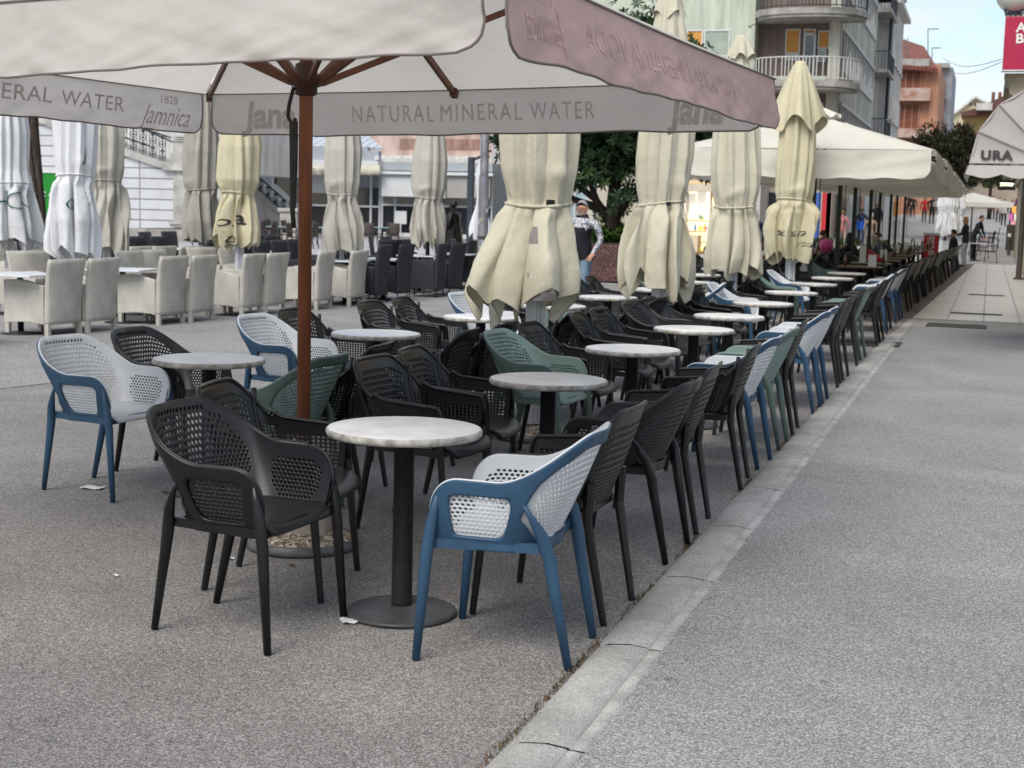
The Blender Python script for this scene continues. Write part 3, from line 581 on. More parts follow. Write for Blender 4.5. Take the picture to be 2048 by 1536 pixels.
def closed(loc,rz,lab,m,prof,hem,hemv,tie,seed,npl=8,top=None,pole=M_pole,pr=.055,base=True,cap=False,tilt=.03,strapm=None,text=None,flap=None,skirtamp=.16,grp=None,skew=(0,0)):
    """prof: [(z,r)] from top down; cloth gathered at tie height"""
    t=thing('closed_parasol',(loc[0],loc[1],0),rz,lab,'parasol',grp); rs=np.random.RandomState(seed)
    zt=prof[0][0]; zs=[p[0] for p in prof][::-1]; rr=[p[1] for p in prof][::-1]; ph=rs.rand(12)*6.28
    def ring(n,lo,hi):
        a=np.cumsum(rs.rand(n)+.5); a=a/a[-1]*2*math.pi; r=np.array([(hi if q%2 else lo)+(rs.rand()-.5)*.10 for q in range(n)]); return a,r,rs.rand(n)*6.28,rs.rand(n)*3+1.5
    ua,ur,up,uf=ring(22,.86,1.07); la,lr,lp_,lf=ring(2*npl+6,.60,1.08); lr=lr+(rs.rand(len(lr))-.5)*.34; ha=la; hz=(lr-.84)*1.7+rs.rand(len(la))*1.1-.65
    def lerp(th,a,v,sm=0):
        th=th%(2*math.pi); k=int(np.searchsorted(a,th)); k0=(k-1)%len(a); k1=k%len(a); a0=a[k0]-(2*math.pi if k==0 else 0); a1=a[k1] if k<len(a) else a[0]+2*math.pi
        u=(th-a0)/(a1-a0); 
        if sm: u=u*u*(3-2*u)
        return v[k0]*(1-u)+v[k1]*u
    tab={}
    def hemz(th):
        return hem+hemv*.62*lerp(th,ha,hz,0)+.006*math.sin(13*th+ph[3])
    def Sf(th,v,off=0.):
        h=hemz(th); z=zt+(h-zt)*v; R0=float(np.interp(z,zs,rr)); below=smooth((tie-z+.02)/.16); kz=round(z*40)
        if kz not in tab: tab[kz]=(ur+.05*np.sin(kz/40*uf+up),lr+.07*np.sin(kz/40*lf*1.6+lp_))
        U_,L_=tab[kz]; tw=.10*math.sin(z*1.5+ph[1]); d=.035
        fu=(lerp(th+tw-d,ua,U_)+2*lerp(th+tw,ua,U_)+lerp(th+tw+d,ua,U_))/4; tl=tw+.18*math.sin(z*2.6+ph[2])*below
        fl=(lerp(th+tl-d,la,L_)+2*lerp(th+tl,la,L_)+lerp(th+tl+d,la,L_))/4
        f=fu*(1-below)+fl*below+skirtamp*below*math.sin(th+ph[5])*.45
        amp_=math.exp(-((z-tie)/.10)**2); f+=.030*amp_*math.sin(24*th+ph[4]+z*7)
        f+=.05*math.exp(-((z-(tie-.08))/.04)**2)*max(0,math.sin(4*th+ph[6])); f+=.09*math.exp(-((z-(tie+.13-.05*math.sin(2*th)))/.06)**2)*max(0,math.sin(2*th+ph[7]))**2
        f+=.016*fbm(th*5,z*4.5,seed%7)*(.4+below*.8)
        lob=max(0,(h+.16-z)/.16) if z<h+.16 else 0; f*=1-.03*lob
        r=R0*f+off; an_=th+below*(.13*math.sin(8*th+ph[8]+z*1.2)+.05*math.sin(15*th+ph[9]))+(1-below)*.035*math.sin(14*th+ph[10]); q=max(0,tie-z)
        return (r*math.cos(an_)+.012*math.sin(z*2+ph[9])+skew[0]*q,r*math.sin(an_)+skew[1]*q,z)
    nth,nz_=288,120; rows=[[Sf(2*math.pi*j/nth,(i/nz_)) for j in range(nth)] for i in range(nz_+1)]
    b=MB(); b.grid(rows,closed=True); cl=b.build('cloth',m,t)
    b=MB(); b.tube([rows[-1][j%nth] for j in range(0,nth+1,2)],.0035,5); b.build('hem',mat('hem shade '+m.name,tuple(c*.55 for c in ((.5,.47,.36))),.8) if m is not M_wht else M_gtape,cl)
    # tie strap
    def vz(th,z): h=hemz(th); return (z-zt)/(h-zt)
    def tz(th): return tie+tilt*math.cos(th+ph[10])
    pts=[Sf(a,vz(a,tz(a)),.006) for a in np.linspace(0,2*math.pi,81)]
    b=MB(); P=[[(x,y,z-.011) for x,y,z in pts],[(x*1.01,y*1.01,z) for x,y,z in pts],[(x,y,z+.011) for x,y,z in pts]]; b.grid(P); b.build('tie_strap',strapm or m,t,solid=.004,off=1)
    # pole of four ribbed profiles
    b=MB(); 
    if pole is M_pole:
        for sx in (-1,1):
            for sy in (-1,1): b.box(sx*pr*.35-pr*.32,sx*pr*.35+pr*.32,sy*pr*.35-pr*.32,sy*pr*.35+pr*.32,.1,zt-.1)
        for s_ in range(4):
            a=s_*math.pi/2; b.box(pr*math.cos(a)-pr*.28,pr*math.cos(a)+pr*.28,pr*math.sin(a)-pr*.28,pr*math.sin(a)+pr*.28,.1,zt-.12)
    else: b.lathe([(pr,.1),(pr,zt-.05)],n=16)
    b.build('pole',pole,t)
    if pole is M_pole and cap:
        b=MB(); b.box(-.1,.1,-.1,.1,.60,.625); b.box(-.09,-.05,-.09,.09,.625,.66); b.box(.05,.09,-.09,.09,.625,.66); b.build('pole_bracket',pole,t,bevel=.004)
    if base: pbase(t,.27,False)
    b=MB(); b.lathe([(.0,zt+.05),(.05,zt+.045),(.075,zt+.02),(.06,zt-.01),(.0,zt-.01)],n=20); b.build('finial',mat('white cap',(.7,.7,.7),.4),t)
    if flap:
        z0,z1,r1,npt=flap; rows=[]
        for i in range(13):
            v=i/12; row=[]
            for j in range(96):
                th=2*math.pi*j/96; c=abs(math.cos(npt*th/2+ph[0])); z=z0+(z1-z0)*v*(1+.0)-(.30*(z0-z1))*v*(c**2.2); r=.06+(r1-.06)*v**.8*(1+.22*math.sin(npt*th+ph[1])*v+.06*math.sin(11*th+ph[2])); row.append((r*math.cos(th),r*math.sin(th),z))
            rows.append(row)
        b=MB(); b.grid(rows,closed=True); b.build('vent_flap',m,t)
    if text:
        for (s_,th0,z0,sz,mm,kw) in text:
            vs,fs=textmesh(s_,sz,.03,**kw); R1=float(np.interp(z0,zs,rr)); b=MB(); b.add([Sf(th0+p[0]/R1,vz(th0+p[0]/R1,z0+p[1]),.016 if mm is M_gtext else .007) for p in vs],fs); b.build('printed_mark',mm,cl)
    return t,Sf,vz
CG='closed cream parasols between the table rows'
def tocam(loc): return math.atan2(-loc[1],-loc[0])
def buckle(t,Sf,vz,th,z):
    p=Sf(th,vz(th,z),.012); q=Vector((math.cos(th),math.sin(th),0)); b=MB(); b.bar(Vector(p)-Vector((-q.y,q.x,0))*.03,Vector(p)+Vector((-q.y,q.x,0))*.03,.02,.036); b.bar(Vector(p)-Vector((-q.y,q.x,0))*.008,Vector(p)+Vector((-q.y,q.x,0))*.008,.03,.028); b.build('buckle',M_buck,t)
L2=(-2.95,9.4); c=tocam(L2)
t,Sf,vz=closed(L2,0,'closed cream parasol with widest flared hem, nearest of the cream row',M_cream,[(3.7,.05),(3.2,.17),(2.6,.25),(2.05,.27),(1.85,.26),(1.64,.215),(1.45,.27),(1.25,.325),(1.05,.36),(.8,.36)],.95,.30,1.635,11,npl=6,cap=True,strapm=M_cream,grp=CG,skirtamp=.1,skew=(-CR[0]*.17,-CR[1]*.17)); buckle(t,Sf,vz,c+.35,1.635)
L3=(-2.95,13.3)
for (th0,z0,z1,dth) in ((c+.1,1.16,.98,.16),(c-.12,1.47,1.36,.05)):
    b=MB(); b.grid([[Sf(th0+dth*u+.25*w,vz(th0+dth*u+.25*w,z0+(z1-z0)*u),.004) for w in (0,.33,.66,1)] for u in np.linspace(0,1,9)]); b.build('grey_tape',M_gtape,t)
c=tocam(L3)
t,Sf,vz=closed(L3,0,'closed cream parasol with ruffled skirt, second of the cream row',M_cream,[(3.75,.05),(3.2,.17),(2.6,.26),(2.1,.27),(1.9,.25),(1.68,.21),(1.5,.30),(1.25,.37),(1.05,.39),(.8,.38)],.93,.26,1.675,23,npl=8,cap=True,strapm=M_cream,grp=CG,skirtamp=.1,flap=(3.72,3.45,.14,4)); buckle(t,Sf,vz,c+.25,1.675)
L4=(-2.95,17.3)
closed(L4,0,'closed cream parasol with grey stripe near its hem, third of the cream row',M_cream,[(3.66,.05),(3.2,.16),(2.6,.26),(2.1,.29),(1.9,.28),(1.70,.24),(1.5,.30),(1.25,.34),(1.05,.36),(.8,.36)],.93,.22,1.70,37,npl=8,cap=True,grp=CG,flap=(3.72,3.5,.17,6),skirtamp=.1)
L5=(-2.76,21.3); c=tocam(L5)
closed(L5,0,'closed cream parasol with pointed top flap and black script, fourth of the cream row',M_cream2,[(3.78,.05),(3.3,.20),(2.9,.26),(2.4,.29),(2.1,.28),(1.95,.27),(1.83,.24),(1.65,.35),(1.4,.37),(1.2,.34),(.9,.28)],1.0,.18,1.83,41,npl=9,grp=CG,flap=(3.84,3.05,.36,4),skirtamp=.05,text=[('oc ca n',c-.05,1.36,.17,M_ktext,dict(shear=.5)),('ra',c+.6,1.2,.14,M_ktext,dict(shear=.5))])
GS='closed parasols among the wicker seats'
def far(px,D,lab,m,prof,hem,hv,tie,seed,**k):
    p=AD(px,450,D); return closed((p[0],p[1]),0,lab,m,prof,hem,hv,tie,seed,grp=GS,base=False,**k),tocam(p)
def pf(top,rt,tie,rtie,rmax,hem): return [(top,.05),(top-.5,rt*.6),(tie+.7,rt),(tie+.2,rt*.97),(tie,rtie),(tie-.25,(rtie+rmax)/2),(tie-.55,rmax),(hem-.2,rmax*.98)]
pw=tocam(AD(150,450,18.3)); pw2=tocam(AD(18,450,19.5))
far(150,18.3,'closed white parasol with a small green ring emblem on its skirt',M_wht,pf(3.7,.26,1.86,.23,.36,.83),.85,.25,1.86,51,text=[('O',pw-.2,1.50,.22,M_gtext,dict(offset=-.003)),('R',pw-.2,1.50,.11,M_gtext,dict()),('V',pw+.75,1.55,.34,M_gtext,dict(offset=-.012)),('/',pw+.5,2.1,.3,M_gtext,dict())],npl=6)
far(18,19.5,'closed white parasol with big green outlined letters, leftmost in the picture',M_wht,pf(3.7,.27,1.75,.30,.40,.95),1.0,.3,1.75,57,text=[('H',pw2-.3,1.50,.45,M_gtext,dict(offset=-.009)),('C',pw2+.35,1.52,.36,M_gtext,dict(offset=-.009)),('N',pw2+.75,1.5,.4,M_gtext,dict(offset=-.014))],npl=7)
far(212,22.5,'closed stone coloured parasol directly behind the white one with the ring',M_taupe,pf(3.8,.30,1.86,.24,.34,.9),.82,.25,1.86,61,npl=8)
far(404,25.6,'closed darker stone parasol in front of the pale stone pier',M_taupe2,pf(4.0,.30,1.78,.27,.36,.9),.9,.15,1.82,67,npl=9)
py=tocam(AD(480,450,21.5))
far(479,21.5,'closed yellow cream parasol with black script letters on its skirt',M_cream2,pf(3.7,.32,1.72,.22,.36,.95),.98,.26,1.72,71,npl=8,text=[('a',py+.12,1.35,.3,M_ktext,dict(offset=.004)),('os',py-.65,1.30,.24,M_ktext,dict(shear=.3)),('tx',py-.55,1.05,.2,M_ktext,dict(shear=.5))])
far(684,23.2,'closed stone parasol just right of the wooden pole, with a cream stained skirt',M_taupe,pf(3.8,.30,1.76,.24,.37,.9),.86,.2,1.78,79,npl=9,pr=.03)
far(856,26.5,'closed stone parasol left of the bronze statue',M_taupe,pf(3.9,.30,1.74,.24,.33,.9),.92,.22,1.78,83,npl=8,pole=M_steel,pr=.04)

# ================================================================ wicker armchairs on the square
M_wick=weavemat('cream wicker',(.66,.635,.575),(.22,.20,.165)); M_wickd=weavemat('blue black wicker',(.026,.03,.042),(.006,.007,.01)); M_wickb=weavemat('brown wicker',(.07,.05,.045),(.02,.014,.012))
M_leg=mat('black thin metal',(.012,.012,.013),.4)
def wicker(name,m,H=.88,w=.64,dp=.62,arm=.63,feet='block',cat='armchair'):
    t=thing(name,cat=cat); hw=w/2
    # back: flared curved slab, faces +X
    rows=[]
    def slab(n=14):
        F=[];B=[]
        for i in range(n+1):
            u=i/n; z=.13+(H-.13)*u; lean=-.02-.02*u-.12*max(0,u-.45)**1.6; ww=hw*(.93+.09*u)-.01*math.sin(math.pi*u); th=.085-.03*u
            xb=-dp/2+.02+lean; F.append((xb+th,ww,z)); B.append((xb,ww,z))
        return F,B
    F,B=slab(); b=MB(); P=[]
    for f,k in zip(F,B):
        r=.018; P.append([(f[0],-f[1]+r,f[2]),(f[0],f[1]-r,f[2]),(f[0]-r,f[1],f[2]),(k[0]+r,k[1],k[2]),(k[0]-.004,k[1]-r,k[2]),(k[0]-.012,0,k[2]),(k[0]-.004,-k[1]+r,k[2]),(k[0]+r,-k[1],k[2]),(f[0]-r,-f[1],f[2]),(f[0],-f[1]+r,f[2])][:-1])
    b.grid(P,closed=True); n=len(P[0]); b.f.append(tuple(range(n))[::-1]); b.f.append(tuple(len(b.v)-n+i for i in range(n))); b.m+=[0,0]; b.sm+=[False,False]
    b.build('backrest',m,t)
    for s in (-1,1):
        xs=np.linspace(-dp/2+.06,dp/2,13); top=[(x,arm-.06*(1-smooth((x+dp/2)/.45))+.012*math.sin((x+.3)*5)) for x in xs]; bot=[(x,.125+.03*math.sin(math.pi*(x+dp/2)/dp)) for x in xs[::-1]]
        b=MB(); b.prism(top+bot,'y',s*hw*.965,s*(hw-.075)*.965); b.build('arm',m,t,bevel=.008)
    b=MB(); b.box(-dp/2+.05,dp/2-.015,-hw+.06,hw-.06,.36,.43); b.box(dp/2-.04,dp/2-.012,-hw+.06,hw-.06,.14,.36); b.build('seat',m,t)
    for sx,sy in ((1,1),(1,-1),(-1,1),(-1,-1)):
        b=MB()
        x=sx*(dp/2-.035)-(.01 if sx<0 else 0); y=sy*(hw-.04)
        if feet=='block': b.box(x-.027,x+.027,y-.024,y+.024,0,.14)
        else: b.tube([(x,y,.14),(x+sx*.015,y,0)],.011,8)
        b.build('leg',m if feet=='block' else M_leg,t)
    if feet!='block':
        b=MB(); b.tube([(-.2,-hw+.06,.05),(-.2,hw-.06,.05)],.009,6); b.tube([(.2,-hw+.06,.05),(.2,hw-.06,.05)],.009,6); b.build('stretcher',M_leg,t)
    return t
def dining(name,m):
    t=thing(name,cat='chair'); hw=.23
    b=MB(); P=[[(-.2-.07*u*u,-hw*(.9+.1*u),.46+.47*u),(-.215-.07*u*u,0,.46+.48*u),(-.2-.07*u*u,hw*(.9+.1*u),.46+.47*u)] for u in np.linspace(0,1,7)]; b.grid(P); b.build('backrest',m,t,solid=.025,off=0)
    b=MB(); b.box(-.21,.22,-hw,hw,.42,.46); b.build('seat',m,t,bevel=.008)
    for s in (-1,1):
        b=MB(); b.tube([(-.24,s*(hw+.01),.66),(0,s*(hw+.02),.665),(.2,s*(hw+.02),.65),(.215,s*(hw+.01),.58),(.205,s*(hw),.44)],.016,8); b.build('arm',m,t)
        b=MB(); b.bar((.2,s*(hw-.02),.43),(.22,s*(hw-.01),0),.032); b.build('leg',m,t)
        b=MB(); b.bar((-.19,s*(hw-.02),.43),(-.25,s*(hw-.02),0),.032); b.build('leg',m,t)
    return t
wc=first(wicker('wicker_armchair',M_wick)); wd=first(wicker('dark_wicker_armchair',M_wickd,.96,.54,.58,.64,'metal'))
CN=['first','second','third','fourth','fifth','sixth','seventh','eighth','ninth','tenth','eleventh','twelfth']
xy=[(-10.15,14.03),(-10.09,14.66),(-9.96,16.01),(-9.9,16.66),(-9.79,17.8),(-9.74,18.42),(-9.61,19.73),(-9.52,20.75)]
wc((-10.42,12.35,0),R_(180),'cream wicker armchair cut by the left edge of the picture, back to the bistro tables','cream wicker armchairs')
for i,(x,y) in enumerate(xy): wc((x-.3,y,0),R_(180+rng.uniform(-3,3)+(4 if i>5 else 0)),f'cream wicker armchair backing onto the bistro tables, {CN[i]} from the left','cream wicker armchairs')
for i,(x,y) in enumerate([(-9.44,21.6),(-9.37,22.4),(-9.24,23.71),(-9.21,24.5)]): wd((x-.3,y,0),R_(180+[2,-3,6,-8][i]),f'blue black wicker armchair, {CN[i]} from the left in the row right of the cream ones','dark wicker armchairs')
back=[(88,18.6,-15),(182,19.4,10),(300,19.7,0),(348,20.4,0),(22,19.2,20),(42,22,0),(106,22.,0),(200,22.6,0),(246,22,180),(292,22.4,180),(345,22.8,180),(436,22.,-12),(494,22.6,0)]
for i,(px,D,j) in enumerate(back):
    p=AD(px,500,D); wc((p[0],p[1],0),R_(j),f'cream wicker armchair of the back rows, {["near the left edge, low","behind the white ring parasol","right half of the facing pair","right of the facing pair","at the left edge","farthest at the left edge","behind the white parasols","behind the stone parasol foot","back turned, left of three","back turned, middle of three","back turned, right of three","left of the yellow parasol foot","right of the yellow parasol foot"][i]}','cream wicker armchairs')
dk=[(262,25.5,15),(303,24.6,0),(350,25,0),(398,24.,180),(436,25.,170),(72,25.2,0),(86,27.5,10),(198,27,0),(520,24,0),(555,23.5,0),(590,24.5,0),(555,29,0),(515,28,180),(620,25.5,0),(655,27,180),(712,24.5,-10),(735,26.5,0),(760,27.4,150),(828,27.5,-25),(800,30,0),(770,31,20),(916,28.5,180),(938,29,15),(905,31,0),(320,28.5,10),(285,30,30),(365,29.5,0),(215,30,0),(130,27,0),(20,28,0)]
for i,(px,D,j) in enumerate(dk):
    p=AD(px,490,D); wd((p[0],p[1],0),R_(j),'blue black wicker armchair among the dark seats behind the cream ones','dark wicker seats in the back rows')
dn=first(dining('brown_dining_chair',M_wickb))
for i,(px,D,j) in enumerate([(537,50,180),(560,54,0),(578,58,0),(520,56,170),(500,60,0),(700,52,180),(690,57,0),(736,56,-70),(768,60,180),(787,57,-75),(590,50,0),(475,56,10),(640,58,0),(620,52,180),(672,60,30),(545,62,0),(505,50,0)]):
    p=AD(px,450,D); dn((p[0],p[1],0),R_(j),'brown wicker dining chair on the terrace before the pizzeria','brown dining chairs')
# square cafe tables
M_teal=mat('teal table top',(.22,.36,.38),.35,.1,5); M_ptop=mat('pale table top',(.6,.62,.64),.35,.06,6)
def cafe(name,m,w,h,d=None):
    t=thing(name,cat='table'); d=d or w
    b=MB(); b.box(-w/2,w/2,-d/2,d/2,h-.025,h); b.build('tabletop',m,t,bevel=.006)
    b=MB(); b.lathe([(.035,.02),(.035,h-.03),(.1,h-.026)],n=16); b.build('column',M_steel,t); b=MB(); b.lathe([(.23,0),(.23,.012),(.06,.03)],n=28); b.build('base',M_steel,t); return t
ct=first(cafe('cafe_table',M_ptop,.72,.70))
for i,(px,py) in enumerate([(40,547),(245,537),(478,514),(560,503),(768,517),(690,520),(918,507),(840,510),(470,495),(240,480),(350,490),(0,480)]):
    p=G(px,py,.70)
    if i>5 and i not in (6,7): p=AD(px,py,27)
    ct((p[0],p[1],0),R_([4,12,-5,8,0,10,3,7,0,5,9,2][i]),['pale square table left of the first cream wicker armchair','pale square table left of the third cream wicker armchair','pale square table behind the sixth cream wicker armchair','long pale table behind the wooden pole','pale square table right of the eighth cream wicker armchair','pale square table just right of the wooden pole','pale square table at the feet of the bronze statue','pale square table below the last stone parasol','pale square table among dark seats behind the yellow parasol','pale square table behind the stone parasol pair','pale square table among dark seats before the stone wall','pale square table among dark seats at the far left'][i],'cafe tables on the square')
tt=first(cafe('teal_table',M_teal,.9,.76,.8))
for i,(px,D) in enumerate([(560,53),(605,55),(765,58),(655,54)]):
    p=AD(px,450,D); tt((p[0],p[1],0),R_(16),['teal topped table left of the wooden pole before the pizzeria','teal topped table hidden partly by the wooden pole','teal topped table before the white blinds','teal topped table right of the wooden pole'][i],'teal terrace tables')
# ================================================================ background: stair building
def bx(b,x0,y0,x1,y1,Y,d=.3,mi=0,front=0.):
    a=AY(x0,(y0+y1)/2,Y); c=AY(x1,(y0+y1)/2,Y); e=AY((x0+x1)/2,y0,Y); f=AY((x0+x1)/2,y1,Y)
    b.box(a[0],c[0],Y-front,Y+d,f[2],e[2],mi); return b
def pp(b,pts,Y,d=.3,mi=0,front=0.):
    q=[AY(x,y,Y) for x,y in pts]; b.prism([(p[0],p[2]) for p in q],'y',Y-front,Y+d,mi); return b
def oth(name,x,Y,lab,cat): return thing(name,(x,Y,0),0,lab,cat)
def pbuild(b,name,m,par,**k):
    L=par.location; b.v=[(x-L.x,y-L.y,z-L.z) for x,y,z in b.v]; return b.build(name,m,par,**k)
M_board=brickmat('pale grey boards',(.53,.54,.56),(.50,.51,.53),(.2,.2,.21),60,.41,.03,0,axis='xz',noise=.1)
M_stone=mat('weathered pale stone',(.38,.37,.35),.85,.3,1.6,bump=.4,bs=8,bd=.03,detail=10); M_stone2=mat('pale stucco',(.62,.61,.59),.85,.08,1.2,grime=.28); M_dstone=mat('rough plinth stone',(.3,.28,.26),.9,.35,2.2,bump=.6,bs=4,bd=.05,detail=9)
M_ironw=mat('dark wrought iron',(.03,.04,.055),.6,.2,9); M_dark=mat('dark opening',(.02,.02,.024),.5); M_glass=mat('dark window glass',(.02,.024,.03),.08,.2,2,spec=.8); M_wfr=mat('white window frame',(.6,.62,.64),.5,.05,5)
Y0=49.4
q=AY(280,460,Y0); sb=oth('stair_building',q[0],Y0+2,'pale grey building with boarded stair flank, stone coping and wrought iron balustrade','building')
b=MB(); pp(b,[(70,238),(218,296),(348,342),(348,456),(70,456)],Y0,1.5); pbuild(b,'stair_flank',M_board,sb)
b=MB(); pp(b,[(68,228),(218,286),(352,334),(352,345),(218,300),(68,240)],Y0,1.6,front=.14); pbuild(b,'coping',M_stone,sb)
b=MB(); bx(b,60,456,470,489,Y0,1.6,front=.1); pbuild(b,'plinth',M_dstone,sb)
b=MB(); bx(b,348,342,470,456,Y0,1.4,front=.05); pbuild(b,'terrace_wall',M_stone,sb)
b=MB(); bx(b,330,332,468,342,Y0,1.5,front=.22); bx(b,340,446,470,450,Y0,1.4,front=.12); pbuild(b,'cornice',M_stone,sb)
b=MB(); bx(b,340,305,372,332,Y0,.6); bx(b,345,280,369,305,Y0,.5); [bx(b,343,272+k*4,371,274.5+k*4,Y0,.55,front=.05) for k in range(3)]; pbuild(b,'pedestal',M_stone,sb)
b=MB(); bx(b,70,60,500,345,Y0+7,5); pbuild(b,'upper_wall',M_stone2,sb)
b=MB(); bx(b,10,200,112,345,Y0+3,2); bx(b,10,345,86,490,Y0+3,2); pbuild(b,'side_wall',M_board,sb)
b=MB(); pp(b,[(84,380),(84,325),(90,312),(99,305),(108,305),(118,312),(124,325),(124,380)],Y0+2.6,.38); pbuild(b,'arch_opening',M_dark,sb)
def balus(x,yb,h,Y,ri=.055):
    b=MB(); p=AY(x,yb,Y); X,Z=p[0],p[2]; b.box(X-.16,X-.145,Y,Y+.015,Z,Z+h); b.box(X+.145,X+.16,Y,Y+.015,Z,Z+h)
    for k,f in enumerate((.12,.36,.62,.88)):
        r=(.12,.085,.13,.075)[k]; b.tube([(X+r*math.cos(a),Y+.01,Z+h*f+r*math.sin(a)) for a in np.linspace(0,6.283,13)],.016,4,cap=False); b.lathe([(0,-.05),(.06,-.02),(.06,.02),(0,.05)],(X,Y+.01,Z+h*f),8)
    b.box(X-.012,X+.012,Y,Y+.02,Z,Z+h); return b
for i in range(13):
    x=92+i*19.4; pbuild(balus(x,232+(x-70)*.348+0,1.02,Y0+.3),'iron_baluster',M_ironw,sb)
for x in (382,396,410,424,438,452): pbuild(balus(x,331,.95,Y0+.3),'iron_baluster',M_ironw,sb)
b=MB(); 
for (xa,ya,xb_,yb,Y) in ((70,178,342,276,Y0+.3),(70,214,300,292,Y0+2.4),(372,278,462,280,Y0+.3),(150,196,345,284,Y0+1.4)): b.bar(AY(xa,ya,Y),AY(xb_,yb,Y),.06)
pbuild(b,'handrail',M_ironw,sb)
# second stair going down to the right
q=AY(540,440,62); st=oth('stone_stairway',q[0],62,'pale stairway with dark iron railing descending behind the yellow cream parasol','stairs')
b=MB(); pp(b,[(470,372),(500,372),(572,438),(572,470),(470,470)],62,2.5); pbuild(b,'flank',M_stone2,st)
b=MB(); pp(b,[(470,366),(502,366),(576,434),(570,441),(498,376),(470,374)],62,2.6,front=.1); pbuild(b,'coping',M_stone,st)
b=MB(); b.bar(AY(500,338,62),AY(572,402,62),.07); b.bar(AY(500,362,62),AY(572,426,62),.05); pbuild(b,'handrail',M_ironw,st)
for i in range(5):
    x=506+i*15; b=balus(x,366+(x-502)*.92,.62,62); pbuild(b,'iron_baluster',M_ironw,st)
# green bank box
M_grn=mat('vivid green panel',(.008,.20,.02),.4,.12,2)
p=AY(112,475,43); gb=oth('green_kiosk',p[0],43.4,'vivid green bank kiosk with white lettering behind the tree trunk','kiosk')
b=MB(); bx(b,78,346,150,476,43,1.6); pbuild(b,'body',M_grn,gb); b=MB(); bx(b,76,343,152,346,43,1.7,front=.04); pbuild(b,'top_edge',M_wfr,gb)
p=AY(98,389,42.98)
vs,fs=textmesh('otp',.34,offset=.012,align='LEFT'); b=MB(); b.add([(p[0]+x,42.97,p[2]+y) for x,y,z in vs],fs)
p2=AY(88,389,42.98); r=.09
b.tube([(p2[0]+r*math.cos(a),42.97,p2[2]+r*math.sin(a)) for a in np.linspace(.5,5.8,14)],.022,4)
pbuild(b,'bank_lettering',M_wfr,gb)
# old tree trunk at left
def leafcloud(b,c,R,n,size,seed,squash=.8,shell_=.55,mi=0,clumps=26,droop=.2):
    r=np.random.RandomState(seed); cs=[]
    for k in range(clumps):
        d=r.randn(3); d/=np.linalg.norm(d); q=np.array(c)+d*np.array(R)*(r.rand()**.5)*.85; cs.append((q,(.22+.2*r.rand())*min(R)))
    for i in range(n):
        q,cr_=cs[r.randint(len(cs))]; d=r.randn(3); d/=np.linalg.norm(d); p=q+d*cr_*(shell_+(1-shell_)*r.rand()); 
        u=d*.6+r.randn(3)*.6+np.array([0,0,-droop]); u/=np.linalg.norm(u); v=np.cross(u,r.randn(3)); v/=np.linalg.norm(v); s=size*(.6+.8*r.rand())
        b.add([p-v*s*.01,p+u*s*.35+v*s*.2,p+u*s,p+u*s*.35-v*s*.2],[(0,1,2,3)],r.randint(mi[0],mi[1]) if isinstance(mi,tuple) else mi)
    return cs
def leafm(n,c,sp=.3,r=.45): return mat(n,c,r,.25,3,spec=sp,trans=.15)
M_l1=leafm('magnolia leaf dark',(.012,.035,.014)); M_l2=leafm('magnolia leaf mid',(.028,.065,.024)); M_l3=leafm('magnolia leaf light',(.06,.11,.035))
M_bark=mat('grooved brown bark',(.05,.035,.028),.9,.4,6,bump=1,bs=9,bd=.05,stretch=(4,4,.7),col2=(.12,.09,.07)); M_bark2=mat('dark smooth bark',(.035,.024,.02),.8,.3,5,bump=.4,bs=20)
p=AD(62,470,31); ot=thing('old_tree',(p[0],p[1],0),0,'old tree with deeply grooved brown trunk at the left edge','tree')
b=MB(); rows=[]
for k in range(40):
    z=k/39*4.2; R=.22+.42*math.exp(-z*2.2)+.02*z; rows.append([((R*(1+.09*math.sin(9*a+z*.8)+.06*math.sin(17*a+2*z)+.05*fbm(a*3,z*2,1)))*math.cos(a)+.06*math.sin(z*1.3)-.03*z,(R*(1+.09*math.sin(9*a+z)+.06*math.sin(17*a)))*math.sin(a),z) for a in np.linspace(0,6.283,73)[:-1]])
b.grid(rows,closed=True)
for k in range(5):
    a=k*1.3; b.tube([(-.1,0,3.9),(-.1+math.cos(a)*.7,math.sin(a)*.7,5.0),(-.1+math.cos(a)*1.5,math.sin(a)*1.5,5.9)],[.16,.1,.05],8)
b.build('trunk',M_bark,ot); b=MB(); leafcloud(b,(-.1,0,6.6),(2.2,2.2,1.5),5000,.16,3,mi=(0,2)); b.build('crown',[M_l2,M_l3],ot)
b=MB(); leafcloud(b,(0,0,.12),(2.6,1.2,.22),3000,.14,8,mi=(0,3)); o=b.build('ground_ivy',[M_l1,M_l2,M_l3],loc=(p[0]-.3,p[1]+.4,0)); tag(o,'low ivy and weeds growing round the foot of the old tree','ground cover',kind='stuff')
